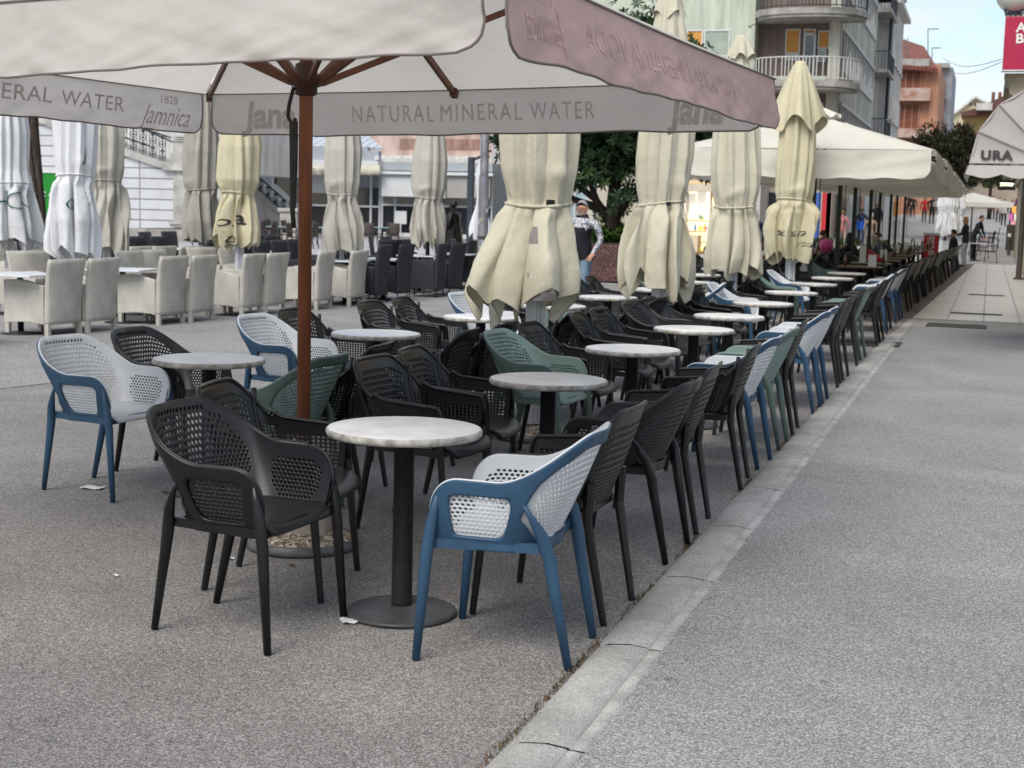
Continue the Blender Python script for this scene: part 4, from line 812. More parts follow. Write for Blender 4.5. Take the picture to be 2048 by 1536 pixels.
# ================================================================ pizzeria front
YR=71.
q=AY(630,470,YR); rs_=oth('pizzeria_building',q[0],YR+4,'low pizzeria with pale seamed metal roof, cream awning and glazed front','building')
M_roof=brickmat('pale seamed roof',(.42,.47,.52),(.40,.45,.50),(.2,.23,.26),.55,40,.05,0,axis='xz',noise=.08); M_grw=mat('grey blue fascia',(.33,.36,.40),.7,.1,2); M_awn=mat('dirty cream awning',(.55,.52,.43),.85,.14,1.2,trans=.1); M_blind=mat('white blind',(.62,.64,.66),.7,.05,3,trans=.1); M_blg=mat('grey blind',(.33,.32,.31),.8,.06,3)
b=MB(); bx(b,480,345,762,476,YR+1.5,6); pbuild(b,'wall',M_grw,rs_)
b=MB(); a=AY(470,292,YR+.3); c=AY(765,292,YR+.3); d0=AY(470,240,YR+5); 
b.add([(a[0],YR+.3,a[2]),(c[0],YR+.3,c[2]-.1),(c[0]-4,YR+5.5,d0[2]-.2),(a[0],YR+5.5,d0[2])],[(0,1,2,3)]); pbuild(b,'roof',M_roof,rs_,solid=.12)
b=MB(); bx(b,480,292,735,322,YR,.4); bx(b,735,302,757,322,YR,.4); pbuild(b,'fascia',M_grw,rs_)
b=MB(); bx(b,480,320,760,331,YR,.5,front=.25); bx(b,752,312,760,320,YR,.1,front=.2); pbuild(b,'gutter',M_wfr,rs_)
rows=[]
for i in range(60):
    x=480+280*i/59; rows.append([AY(x,331,YR-.3),AY(x,340,YR-.45+.05*math.sin(i*.9)),AY(x,350+.9*math.sin(i*2.1),YR-.5+.08*math.sin(i*.9))])
b=MB(); b.grid(rows); aw=pbuild(b,'awning',M_awn,rs_,solid=.02)
def sign(par,s,x0,x1,y,Y,m,ro=0,name='lettering',**k):
    vs,fs=textmesh(s,1,**k); xs=[v[0] for v in vs]; a=AY(x0,y,Y); c=AY(x1,y,Y); sc=(c[0]-a[0])/(max(xs)-min(xs)); cx=(max(xs)+min(xs))/2
    b=MB(); b.add([((a[0]+c[0])/2+(v[0]-cx)*sc,Y,a[2]+v[1]*sc*(ro or 1)) for v in vs],fs)
    L=par.matrix_world.translation if par.parent is None else par.parent.location
    b.v=[(x-par.location.x if par.parent is None else x-L.x,yy-(par.location.y if par.parent is None else L.y),z-(par.location.z if par.parent is None else L.z)) for x,yy,z in b.v]; return b.build(name,m,par)
sign(rs_,'RESTAURANT PIZZERIA TANJA',578,651,340,YR-.62,M_ktext,2.2,offset=.004,name='awning_lettering')
sign(rs_,'N 1947',513,560,308,YR-.03,M_wfr,1.5,offset=.02,name='roof_lettering')
b=MB(); bx(b,548,346,583,372,YR+1.5,.1,front=.06); bx(b,548,374,770,408,YR+1.5,.1,front=.05); pbuild(b,'window_glass',M_glass,rs_)
b=MB(); bx(b,486,412,762,470,YR+1.4,.1,front=.05); pbuild(b,'lower_panels',M_dark,rs_)
for x in (546,584,616,660,700,742,760): b=MB(); bx(b,x-2,346,x+2,472,YR+1.3,.12,front=.05); pbuild(b,'post',M_wfr,rs_)
b=MB(); bx(b,486,408,762,412,YR+1.25,.1,front=.05); pbuild(b,'rail',M_wfr,rs_)
for x0,x1 in ((618,658),(664,698)): b=MB(); bx(b,x0,350,x1,386,YR+1.1,.05); pbuild(b,'blind',M_blind,rs_)
q=AY(850,470,YR); gl=oth('glazed_cafe_front',q[0],YR+4,'long glazed cafe front with white blinds and grey band, left of the statue','building')
b=MB(); bx(b,764,330,985,474,YR+1.6,5); pbuild(b,'wall',M_grw,gl)
b=MB(); bx(b,762,325,985,342,YR+.2,1.5); pbuild(b,'band',mat('blue grey band',(.34,.37,.40),.5,.1,2),gl)
b=MB(); bx(b,760,344,985,350,YR,.3); pbuild(b,'blind_box',M_wfr,gl)
for x0,x1,m in ((763,838,M_blind),(841,892,M_blg),(894,934,M_blg),(936,980,M_blg)): b=MB(); bx(b,x0,350,x1,393 if m is M_blind else 396,YR+.2,.05); pbuild(b,'blind',m,gl)
b=MB(); bx(b,764,394,985,410,YR+1.3,.1); pbuild(b,'window_glass',mat('lit cafe glass',(.35,.34,.31),.15,.4,1.1),gl)
b=MB(); bx(b,764,414,985,468,YR+1.2,.1); pbuild(b,'lower_glass',M_glass,gl)
for x in (764,790,838,880,936,983): b=MB(); bx(b,x-1.5,350,x+1.5,472,YR+1.0,.12); pbuild(b,'post',M_wfr,gl)
b=MB(); bx(b,764,410,985,414,YR+.95,.12); bx(b,764,468,985,476,YR+.9,.3); pbuild(b,'rail',M_wfr,gl)
b=MB(); bx(b,790,422,813,448,YR+.7,.04); bx(b,800,448,802,474,YR+.7,.04); tag(b.build('menu_board',M_wfr),'white poster board standing before the glazed cafe front','sign')
M_pink=mat('faded pink stucco',(.50,.36,.31),.85,.14,.8,detail=9,col2=(.60,.47,.42),grime=.28); M_pinkd=mat('stained pink stucco',(.3,.19,.155),.9,.4,2,detail=9,stretch=(2,2,.3))
q=AY(850,460,86); pk=oth('pink_house',q[0],90,'faded pink stucco house rising behind the low cafe fronts','building')
b=MB(); bx(b,640,60,1130,470,86,8); pbuild(b,'wall',M_pink,pk)
b=MB(); bx(b,840,200,875,312,86,.1,front=.02); bx(b,800,278,960,300,86,.1,front=.018) ; pbuild(b,'stained_patch',M_pinkd,pk)
b=MB(); bx(b,640,318,1130,330,86,.1,front=.5); bx(b,640,312,1130,318,86,.1,front=.3); pbuild(b,'cornice',M_stone2,pk)
b=MB(); bx(b,560,180,690,300,92,6); o=tag(b.build('yellow_house',mat('yellow stucco',(.55,.45,.2),.85,.1,.5)),'yellow stucco house just showing above the pizzeria roof','building')
# lantern on pedestal
def lantern(loc,lab,h,ped,base0=0):
    t=thing('street_lamp',loc,0,lab,'street lamp')
    if ped: b=MB(); b.box(-.42,.42,-.42,.42,0,1.25); b.box(-.5,.5,-.5,.5,1.25,1.42); b.build('pedestal',M_stone,t,bevel=.03)
    z0=1.42 if ped else 0
    b=MB(); b.lathe([(.16,z0),(.16,z0+.3),(.09,z0+.5),(.09,z0+1.0),(.13,z0+1.1),(.06,z0+1.3),(.05,h-.7),(.09,h-.66),(.03,h-.55)],n=14); b.build('post',M_ironw,t)
    b=MB(); b.lathe([(.09,h-.5),(.17,h-.12),(.2,h-.08)],n=8,smooth=False); b.build('glass',mat('milky lamp glass',(.6,.65,.68),.3),t)
    b=MB(); b.lathe([(.22,h-.08),(.12,h+.06),(.03,h+.14),(.0,h+.25)],n=8,smooth=False); b.build('roof',M_ironw,t); return t
p=AD(585,450,64); lantern((p[0],p[1],0),'classical lantern on a stone pedestal beside the stairs',5.1,True)
p=AD(1189,450,58); lantern((p[0],p[1],0),'slim dark lantern post behind the magnolia branches',4.2,False)
# thick grey pole with stickers
p=AD(966,450,28); lp=thing('lamp_pole',(p[0],p[1],0),0,'thick grey metal pole plastered with small stickers beside the statue','pole')
b=MB(); b.lathe([(.13,0),(.13,.1),(.105,.12),(.1,2.2),(.085,2.25),(.08,7)],n=20); b.build('post',mat('scuffed grey metal',(.2,.2,.215),.5,.35,5,metal=.2,detail=9),lp)
rs2=np.random.RandomState(4)
for i in range(9):
    a=tocam(p)+rs2.uniform(-.9,.9); z=rs2.uniform(.7,2.2); r=.104; w=rs2.uniform(.15,.35)
    b=MB(); b.grid([[(r*math.cos(a+w*u),r*math.sin(a+w*u),z+v) for u in (-1,-.3,.3,1)] for v in (0,rs2.uniform(.04,.1))]); b.build('sticker',mat('sticker %d'%(i%4),[(.6,.6,.6),(.3,.25,.4),(.5,.45,.3),(.2,.22,.25)][i%4],.6),lp)
b=MB(); b.lathe([(.108,1.0),(.112,1.02),(.112,1.05),(.108,1.07)],n=20); b.build('clamp',M_gal,lp)
# dark pole with closed white parasol behind statue
p=AD(940,450,42); t=thing('cantilever_parasol',(p[0],p[1],0),0,'closed white cantilever parasol on a dark post right of the statue','parasol')
b=MB(); b.box(-.08,.08,-.08,.08,0,3.1); b.bar((0,0,3.0),(.5,0,3.2),.07); b.build('post',M_ironw,t)
b=MB(); rows=[]
for i in range(40):
    z=2.95-i/39*2.1; u=i/39; R=.07+.16*u+.05*math.sin(u*9)
    rows.append([(.32+R*(1+.28*math.sin(7*a+z*2))*math.cos(a),R*(1+.28*math.sin(7*a+z*2))*math.sin(a),z+.12*math.sin(5*a)*u) for a in np.linspace(0,6.283,64)[:-1]])
b.grid(rows,closed=True); b.build('cloth',M_wht,t)
# ================================================================ planter, magnolia
M_gran=speckle('red brown granite',(.045,.02,.018),(.10,.05,.045),(.2,.12,.11),sc=45,rough=.4,bump=.1,blotch=(.8,1.15))
p=AD(1228,520,33.); PX,PY=p[0],p[1]
pt=thing('planter',(PX,PY,0),0,'square red brown granite planter holding the magnolia, behind the walking man','planter')
b=MB(); b.box(-1.05,1.05,-1.,1.,.04,.86); b.box(-.98,.98,-.93,.93,0,.05); b.build('box',M_gran,pt,bevel=.02)
b=MB(); b.box(-.9,.9,-.88,.88,.84,.9); b.build('soil',M_bark2,pt)
hb=MB(); M_h1=leafm('hedge leaf dark',(.02,.05,.012)); M_h2=leafm('hedge leaf bright',(.07,.14,.02)); leafcloud(hb,(0,0,1.05),(1.0,.85,.34),6500,.10,12,mi=(0,2),clumps=60)
tag(hb.build('low_hedge',[M_h1,M_h2],loc=(PX,PY,0)),'low bright green shrubs filling the granite planter','shrub')
mg=thing('magnolia_tree',(PX-.05,PY,.86),0,'evergreen magnolia with glossy leaves and forked dark trunk, growing in the granite planter','tree')
b=MB(); b.tube([(0,0,-.1),(-.02,0,.35),(-.02,.02,.7),(0,.05,1.6),(.05,0,2.6),(0,0,3.9)],[.25,.2,.18,.13,.09,.04],12)
for q in ([(0,0,.45),(-.5,.1,1.05),(-1.1,.1,1.45),(-1.9,.2,1.75)],[(.0,0,.5),(.35,.1,1.1),(.75,0,1.55),(1.5,-.1,1.8)],[(0,0,.35),(-.3,-.1,.8),(-.55,-.3,1.5),(-.9,-.4,2.4)],[(0,0,1.4),(.5,.4,2.1),(1.1,.5,3.0)],[(0,0,1.6),(-.6,.3,2.6),(-1.2,.4,3.6)],[(.05,0,2.6),(.6,-.2,3.8),(.9,-.2,5.)],[(-.3,-.1,.8),(-.9,-.1,1.0),(-1.6,0,1.35)]): b.tube(q,list(np.linspace(.11,.03,len(q))),8)
b.build('trunk',M_bark2,mg)
def rosettes(b,c,R,n,seed,low):
    r=np.random.RandomState(seed)
    cs=[]
    for k in range(80):
        d=r.randn(3); d/=np.linalg.norm(d); q=np.array(c)+d*np.array(R)*(r.rand()**.45)
        if q[2]<low: q[2]=low+r.rand()*.3
        cs.append(q)
    for i in range(n):
        q=cs[r.randint(len(cs))]; p=q+r.randn(3)*np.array([.30,.30,.22]); ax=r.randn(3)*.6+(p-q)*2+np.array([0,0,.5]); ax/=np.linalg.norm(ax); u0_=np.cross(ax,r.randn(3)); u0_/=np.linalg.norm(u0_); w0=np.cross(ax,u0_)
        mi=r.randint(3) if r.rand()<.5 else 1
        for k in range(7):
            a=k*.9+r.rand()*.4; d=(u0_*math.cos(a)+w0*math.sin(a))*.85+ax*(.15+.5*r.rand()); d/=np.linalg.norm(d); v=np.cross(d,ax); v/=np.linalg.norm(v)+1e-6; L=.17+.08*r.rand(); g=-.03*ax
            b.add([p,p+d*L*.5+v*.036,p+d*L+g,p+d*L*.5-v*.036],[(0,1,2,3)],mi)
b=MB(); rosettes(b,(.0,0,3.1),(2.9,1.9,2.1),4200,5,1.15); b.build('crown',[M_l1,M_l2,M_l3],mg)
# pale fronts and shop behind the magnolia
YB=82.
def facade(name,lab,x0,x1,y0,Y,m,depth=6,yb=490,cat='building'):
    q=AY((x0+x1)/2,400,Y); t=oth(name,q[0],Y,lab,cat); b=MB(); bx(b,x0,y0,x1,yb,Y,depth); pbuild(b,'wall',m,t); return t
M_wh2=mat('chalky white stucco',(.58,.56,.56),.85,.08,.8,grime=.28); M_blue2=mat('pale blue shop glass',(.32,.42,.46),.25,.25,.5)
t=facade('white_house','white stucco house behind the magnolia and the walking man',985,1300,30,YB,M_wh2)
b=MB(); bx(b,1128,372,1205,478,YB,.2,front=.05); pbuild(b,'shop_window',M_blue2,t); b=MB(); [bx(b,x-1.5,372,x+1.5,478,YB,.2,front=.12) for x in (1128,1150,1180,1205)]; bx(b,1128,368,1205,373,YB,.2,front=.15); pbuild(b,'shop_frame',M_wfr,t)
b=MB(); bx(b,992,405,1040,472,YB,.2,front=.05); pbuild(b,'shop_window',mat('amber lit shop',(.6,.4,.25),.6,.3,1,emit=(1,.55,.28),es=.35),t)
b=MB(); bx(b,985,398,1300,403,YB,.3,front=.25); pbuild(b,'cornice',M_stone2,t)
for x in (1010,1060,1110,1160,1230,1280):
    for y in (90,210): b=MB(); bx(b,x-10,y,x+10,y+60,YB,.2,front=.03); w_=pbuild(b,'window',M_glass,t)
YS=57.
sh=facade('lit_shop','brightly lit yellow souvenir shop with shelves of coloured goods behind the cream parasols',1276,1470,360,YS+2,mat('warm plaster',(.62,.5,.32),.8,.08,1),depth=4,yb=505)
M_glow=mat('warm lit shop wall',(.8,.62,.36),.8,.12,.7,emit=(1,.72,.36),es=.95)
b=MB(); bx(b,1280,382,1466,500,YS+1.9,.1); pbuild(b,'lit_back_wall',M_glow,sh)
b=MB(); [bx(b,x-2,372,x+2,505,YS+.3,.2) for x in (1278,1316,1372,1420,1468)]; bx(b,1276,368,1470,383,YS,.6); pbuild(b,'shop_frame',mat('shop frame pale',(.55,.48,.38),.6,.1,2),sh)
b=MB(); [bx(b,1318,y,1464,y+2.5,YS+1.0,.8) for y in (440,462,484)]; bx(b,1355,470,1395,503,YS+.2,.8); pbuild(b,'shelving',mat('pale wood shelf',(.6,.5,.34),.6,.15,3),sh)
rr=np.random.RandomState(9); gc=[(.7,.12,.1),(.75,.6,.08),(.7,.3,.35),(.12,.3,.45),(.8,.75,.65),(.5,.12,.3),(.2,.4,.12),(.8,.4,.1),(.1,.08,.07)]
gm=[mat('goods %d'%i,c,.5,.15,4,emit=c,es=.25) for i,c in enumerate(gc)]  # goods glow faintly in their own colour, standing in for shop light
for i in range(64):
    x=1320+rr.rand()*138; y=[440,462,484,503][rr.randint(4)]; w=3+rr.rand()*4; h=5+rr.rand()*9
    a=AY(x,y,YS+.6); b=MB(); ww=w/45; hh=h/45
    if i%3: b.lathe([(ww*.5,0),(ww*.55,hh*.5),(ww*.25,hh*.8),(ww*.25,hh)],n=8)
    else: b.box(-ww,ww,-ww*.6,ww*.6,0,hh*.8)
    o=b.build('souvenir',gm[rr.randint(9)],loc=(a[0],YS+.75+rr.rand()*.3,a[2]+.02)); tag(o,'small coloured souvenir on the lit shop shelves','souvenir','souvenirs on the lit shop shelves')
for (x0,x1,y0,y1,c) in ((1357,1392,386,424,4),(1394,1412,384,426,8)):
    b=MB(); bx(b,x0,y0,x1,y1,YS+.5,.06); tag(b.build('poster',[gm[4],gm[0]]),'white poster hung in the lit shop' if c==4 else 'dark rack of small goods in the lit shop','poster' if c==4 else 'rack')
t=facade('pale_annex','pale annex wall between the lit shop and the green apartment block',1466,1520,330,YS+3,M_wh2,depth=3)
b=MB(); bx(b,1496,385,1504,420,YS+2.9,.1,front=.2); pbuild(b,'orange_sign',mat('orange panel',(.7,.12,.02),.5,.1,3),t)
# ================================================================ green apartment block
M_grs=mat('pale green stucco',(.42,.47,.38),.88,.1,.35,detail=11,bump=.15,bs=20,col2=(.54,.58,.49),grime=.28); M_grs2=mat('stained grey green stucco',(.36,.36,.31),.9,.3,.5,detail=11,col2=(.58,.57,.50),stretch=(1,1,.5),grime=.28); M_brn=mat('brown plaster',(.19,.145,.13),.85,.15,.6,detail=8,grime=.28)
M_org=mat('orange roller blind',(.55,.26,.06),.7,.08,3); M_balc=mat('balcony concrete',(.36,.35,.33),.85,.22,2,detail=8,grime=.28); M_rail=mat('white railing paint',(.5,.5,.48),.6,.1,5); M_blk=mat('black railing paint',(.03,.035,.04),.5)
YG=62.
q=AY(1600,400,YG); ap=oth('green_apartment_block',q[0],YG,'pale green apartment block with curved corner balconies and orange blinds','building')
Lx=AY(1180,100,YG)[0]; XC=AY(1675,150,YG)[0]; XR=AY(1506,150,YG)[0]
zy=lambda y,x=1590: AY(x,y,YG)[2]
b=MB(); b.box(Lx,XR,YG,YG+12,3.6,19); b.box(XR,XC-.3,YG+1.1,YG+12,3.6,19); pbuild(b,'wall',M_grs,ap)
for (yt,yb_) in ((36,152),(178,300),(-120,18)):
    b=MB(); b.box(XR+.01,XC-.46,YG+1.0,YG+1.09,zy(yb_),zy(yt)); pbuild(b,'brown_panel',M_brn,ap)
b=MB(); b.box(XR,XC-.46,YG+.0,YG+1.09,zy(36),zy(18)); b.box(XR,XC-.46,YG,YG+1.09,zy(178),zy(152)+.0); pbuild(b,'floor_band',M_grs,ap)
b=MB(); b.box(XC-.45,XC-.255,YG+.2,YG+1.09,3.6,19); pbuild(b,'corner_pier',M_grs2,ap)
def hell(x0,x1,Y,dp,n=28,p=2.6):
    c=(x0+x1)/2; r=(x1-x0)/2; pts=[]
    for i in range(n+1):
        a=math.pi*i/n; cc,ss=math.cos(a),math.sin(a); pts.append((c-r*math.copysign(abs(cc)**(2/p),cc),Y-dp*abs(ss)**(2/p)))
    return pts
for (zt_,zb_,xa,xb_,mr,kk) in ((zy(166),zy(178),1488,1712,M_rail,0),(zy(24),zy(36),1492,1722,M_blk,1)):
    x0=AY(xa,165,YG-1)[0]; x1=AY(xb_,165,YG-1)[0]; hp=hell(x0,x1,YG+.9,2.3)
    b=MB(); b.prism(hp,'z',zb_,zt_); b.prism([((x-(x0+x1)/2)*.96+(x0+x1)/2,y+.06) for x,y in hp],'z',zb_-.12,zb_); ba=pbuild(b,'balcony',M_balc,ap)
    L=ap.location; b=MB(); hin=[((x-(x0+x1)/2)*.985+(x0+x1)/2,y+.04) for x,y in hp]
    b.tube([(x,y,zt_+.95) for x,y in hin],.03,6); b.tube([(x,y,zt_+.1) for x,y in hin],.02,6)
    dense=[]; 
    for (a,c) in zip(hin,hin[1:]):
        n=max(1,int(math.hypot(c[0]-a[0],c[1]-a[1])/.14))
        for k in range(n): dense.append((a[0]+(c[0]-a[0])*k/n,a[1]+(c[1]-a[1])*k/n))
    for x,y in dense: b.box(x-.018,x+.018,y-.018,y+.018,zt_+.05,zt_+.95)
    b.v=[(x-L.x,y-L.y,z) for x,y,z in b.v]; b.build('railing',mr,ba)
def win(x0,y0,x1,y1,Y,par,mg,fr=1.6,mf=None,front=.06,name='window'):
    b=MB(); bx(b,x0,y0,x1,y1,Y,.05,front=front*.4); w=pbuild(b,name,mg,par)
    b=MB(); bx(b,x0-fr,y0-fr,x0+fr*.3,y1+fr,Y,.05,front=front); bx(b,x1-fr*.3,y0-fr,x1+fr,y1+fr,Y,.05,front=front); bx(b,x0,y0-fr,x1,y0+fr*.3,Y,.05,front=front*1.05); bx(b,x0,y1-fr*.3,x1,y1+fr,Y,.05,front=front*1.05)
    L=par.location; b.v=[(x-L.x,y-L.y,z-L.z) for x,y,z in b.v]; b.build('frame',mf or M_wfr,w); return w
M_curt=mat('green grey curtain glass',(.30,.35,.30),.3,.15,2)
win(1374,62,1404,105,YG,ap,M_org); win(1410,62,1458,112,YG,ap,M_curt)
win(1573,60,1599,106,YG+1,ap,M_org,front=.08); win(1573,110,1597,119,YG+1,ap,M_curt,front=.08)
win(1609,71,1628,158,YG+1,ap,M_glass,2.4,front=.12,name='balcony_door'); win(1610,60,1630,66,YG+1,ap,M_org,front=.1)
win(1638,63,1658,96,YG+1,ap,M_org,front=.08); win(1638,101,1651,122,YG+1,ap,M_curt,front=.08); win(1622,208,1645,245,YG+1,ap,M_org,front=.08)
for x in (1210,1290): win(x,62,x+36,110,YG,ap,M_curt); 
for x in (1210,1290,1374,1420): win(x,200,x+34,250,YG,ap,M_curt)
# dish
p=AY(1497,53,YG-.5); b=MB(); b.lathe([(0,0),(.2,.02),(.38,.075),(.44,.11),(.38,.09),(.2,.04),(0,.02)],n=24); d=pbuild(b,'satellite_dish',M_wfr,ap); d.location=(p[0]-ap.location.x,p[1]-ap.location.y,p[2]); d.rotation_euler=(R_(78),0,R_(62))
b=MB(); b.bar((0,0,0),(0,0,.45),.03); b.bar((0,0,0),(.35,0,-.1),.03); b.build('dish_arm',M_blk,d)
# flower boxes on upper balcony
hbx=MB(); z0=zy(22); x0=AY(1610,20,YG-1.3)[0]; hbx.box(x0,x0+2.2,YG-1.62,YG-1.42,z0+.25,z0+.5); o=hbx.build('flower_box',M_blk); tag(o,'long black flower box hung on the upper curved balcony','flower box')
fb=MB(); leafcloud(fb,(x0+1.1,YG-1.5,z0+.72),(1.1,.15,.25),700,.13,4,mi=(0,2)); tag(fb.build('balcony_plant',[M_h1,M_l2]),'dark leafy plants growing in the upper balcony flower box','plant')
# side wall along the street, with slatted window bands
XS=XC; L=ap.location
b=MB(); b.box(XS-.25,XS,YG+.2,YG+19,3.2,19); pbuild(b,'side_wall',M_grs2,ap)
for zt_,zb_ in ((9.55,8.0),(6.45,5.0),(12.8,11.2)):
    b=MB(); b.box(XS,XS+.03,YG+1.6,YG+17.5,zb_,zt_); wv=pbuild(b,'window_band',M_dark,ap)
    b=MB(); b.box(XS,XS+.1,YG+1.4,YG+17.8,zt_,zt_+.14); b.box(XS,XS+.1,YG+1.4,YG+17.8,zb_-.14,zb_)
    for k in range(15): y=YG+1.5+k*1.14; b.box(XS+.03,XS+.08,y,y+.13,zb_,zt_)
    for k in range(14): b.box(XS+.03,XS+.05,YG+1.74+k*1.14,YG+2.64+k*1.14,zb_,zb_+(zt_-zb_)*(.25+.5*((k*7)%5)/5))
    b.v=[(x-L.x,y-L.y,z) for x,y,z in b.v]; b.build('mullions',M_rail,wv)
# recessed stair bay with small balconies, downpipe
b=MB(); b.box(XS-1.,XS-.3,YG+19,YG+22,3,19); pbuild(b,'stair_bay',M_dark,ap)
for z in (12.9,9.7,6.1):
    b=MB(); b.box(XS-.3,XS+.75,YG+18.6,YG+23.4,z-.18,z); ba=pbuild(b,'balcony',M_balc,ap); b=MB()
    for k in range(26): y=YG+18.7+k*.185; b.box(XS+.69,XS+.72,y,y+.03,z,z+.95)
    for k in range(6): x=XS-.2+k*.18; b.box(x,x+.03,YG+18.65,YG+18.68,z,z+.95)
    b.box(XS+.68,XS+.73,YG+18.65,YG+23.4,z+.93,z+.98); b.box(XS-.2,XS+.7,YG+18.64,YG+18.69,z+.93,z+.98)
    b.v=[(x-L.x,y-L.y,zz) for x,y,zz in b.v]; b.build('railing',M_blk,ba)
b=MB(); b.lathe([(.09,3),(.09,19)],(XS+.55-L.x,YG+21.5-L.y,0),10); b.build('downpipe',M_blk,ap)
# ground floor shops under the block
M_gf=mat('cream shop stone',(.42,.38,.32),.8,.12,.8)
b=MB(); b.box(Lx,XC,YG+.4,YG+12,-.2,3.6); b.box(XS-.3,XS-.02,YG+.4,YG+40,-.2,3.6); pbuild(b,'ground_floor',M_gf,ap)
for i,(x0,x1,m) in enumerate([(1480,1520,M_blue2),(1530,1568,M_glass),(1625,1640,mat('blue poster',(.05,.12,.4),.5)),(1643,1652,mat('red poster',(.5,.03,.04),.5))]):
    b=MB(); bx(b,x0,385,x1,478,YG+.4,.1,front=.04); pbuild(b,'shop_window',m,ap)
for k in range(6): b=MB(); y=YG+2+k*3.1; b.box(XS-.02,XS+.03,y,y+1.9,.2,3.0); pbuild(b,'shop_window',[M_dark,M_glass,M_blue2][k%3],ap)
# ---- grey white block, orange block, more houses up the street
M_gw=mat('grey white stucco',(.50,.485,.455),.88,.12,.5,detail=9,grime=.28); M_ora=mat('worn orange stucco',(.36,.16,.095),.88,.16,.6,detail=9,col2=(.47,.27,.18),grime=.28); M_shut=mat('brown shutter',(.16,.06,.035),.7,.2,3); M_tileR=brickmat('red roof tiles',(.32,.10,.07),(.24,.07,.05),(.10,.04,.03),.3,.4,.06,.5,axis='xy')
t=oth('grey_white_block',-6.2,96,'tall grey white apartment block with small windows up the street','building')
b=MB(); b.box(-14,XS+.55,YG+23.5,94.5,-.5,21); pbuild(b,'wall',M_gw,t)
b=MB(); b.box(-14,XS+.95,YG+23.5,94.9,13.9,14.15); pbuild(b,'cornice',M_stone2,t)
for k in range(4):
    for z in (4.4,7.4,10.6,15.2): 
        y=YG+24.4+k*2.1; b=MB(); b.box(XS+.54,XS+.575,y,y+.9,z,z+1.25); w_=pbuild(b,'window',M_glass,t); b=MB(); b.box(XS+.5,XS+.66,y-.12,y,z-.12,z+1.35); b.box(XS+.5,XS+.66,y+.9,y+1.02,z-.12,z+1.35); b.box(XS+.5,XS+.7,y-.12,y+1.02,z-.14,z); b.v=[(x-t.location.x,yy-t.location.y,zz) for x,yy,zz in b.v]; b.build('frame',M_stone2,w_)
YO=118.
q=AY(1828,300,YO); t=oth('orange_block',q[0],YO,'worn orange apartment block with brown shutters and a tiled roof up the street','building')
b=MB(); bx(b,1700,130,1868,560,YO,14); pbuild(b,'wall',M_ora,t)
b=MB(); bx(b,1700,120,1860,134,YO,13,front=.7); pbuild(b,'eave',M_balc,t)
for (y0,y1) in ((178,203),(258,276),(330,348)): b=MB(); bx(b,1700,y0,1862,y1,YO,.6,front=.9); pbuild(b,'balcony_parapet',mat('peeling orange parapet',(.30,.14,.09),.9,.3,1.3,detail=10,col2=(.5,.42,.38)),t)
for (x0,y0,x1,y1) in ((1797,143,1842,178),(1794,210,1838,258),(1794,290,1838,330)):
    b=MB(); bx(b,x0,y0,x1,y1,YO,.1,front=.1); w_=pbuild(b,'shutter',M_shut,t); b=MB(); [bx(b,x,y0,x+1.6,y1,YO,.1,front=.18) for x in (x0,x0+14,x0+29,x1-2)]; b.v=[(x-t.location.x,yy-t.location.y,zz) for x,yy,zz in b.v]; b.build('frame',M_ora,w_)
a=AY(1700,122,YO-1); c=AY(1876,122,YO-1)
b=MB(); za=a[2]; b.add([(a[0],YO-1,za),(c[0],YO-1,za-.6),(c[0]-1.5,YO+7,za+2.0),(a[0],YO+7,za+3.8)],[(0,1,2,3)]); b.add([(c[0],YO-1,za-.6),(c[0]+.2,YO+13,za-.6),(c[0]-1.5,YO+7,za+2.0)],[(0,1,2)]); pbuild(b,'roof',M_tileR,t,solid=.3)
for (x,y0,y1,arm) in ((1811,118,78,0),(1816,118,76,0),(1856,128,58,22),(1864,132,96,18)):
    b=MB(); p0=AY(x,y0,YO+2); p1=AY(x,y1,YO+2); b.bar(p0,p1,.07); 
    if arm: b.bar(p1,AY(x+arm,y1,YO+2),.07)
    pbuild(b,'aerial',M_gal,t)
q=AY(1885,300,130); t=oth('slate_grey_house',q[0],130,'narrow grey house with hanging balcony beyond the orange block','building')
b=MB(); bx(b,1840,135,1893,560,132,12); pbuild(b,'wall',mat('blue grey stucco',(.27,.29,.32),.88,.25,.9,detail=9),t); b=MB(); bx(b,1840,128,1899,137,132,12,front=.8); pbuild(b,'cornice',M_balc,t)
for y in (150,178,232): b=MB(); bx(b,1878,y,1885,y+22,132,.2,front=.06); pbuild(b,'window',M_glass,t)
b=MB(); bx(b,1874,200,1892,203,132,.5,front=1.); bx(b,1874,186,1891,188,132,.1,front=1.); [bx(b,x,186,x+.8,200,132,.05,front=1.) for x in range(1874,1892,3)]; pbuild(b,'balcony',M_blk,t)
q=AY(1955,300,175); t=oth('cream_gabled_house',q[0],175,'distant cream gabled house with two arched windows and red roofs','building')
b=MB(); pp(b,[(1888,238),(1951,195),(1990,214),(2040,214),(2040,420),(1888,420)],175,9); pbuild(b,'wall',mat('cream stucco',(.55,.47,.32),.85,.08,.5),t)
b=MB(); pp(b,[(1884,242),(1951,192),(1992,212),(1992,216),(1951,197),(1888,245)],175,9.5,front=.6); pbuild(b,'roof_edge',M_stone2,t)
for x in (1940,1948): b=MB(); pp(b,[(x,212),(x,207),(x+2,204),(x+4,207),(x+4,212)],175,.1,front=.06); pbuild(b,'arched_window',M_glass,t)
q=AY(1980,300,150); t=oth('yellow_house_far',q[0],150,'distant yellow house with red roof, dormer and dark chimneys','building'); t.name='distant_house'
b=MB(); bx(b,1925,222,2046,300,152,9); pbuild(b,'wall',mat('ochre stucco',(.50,.36,.16),.85,.12,.4),t)
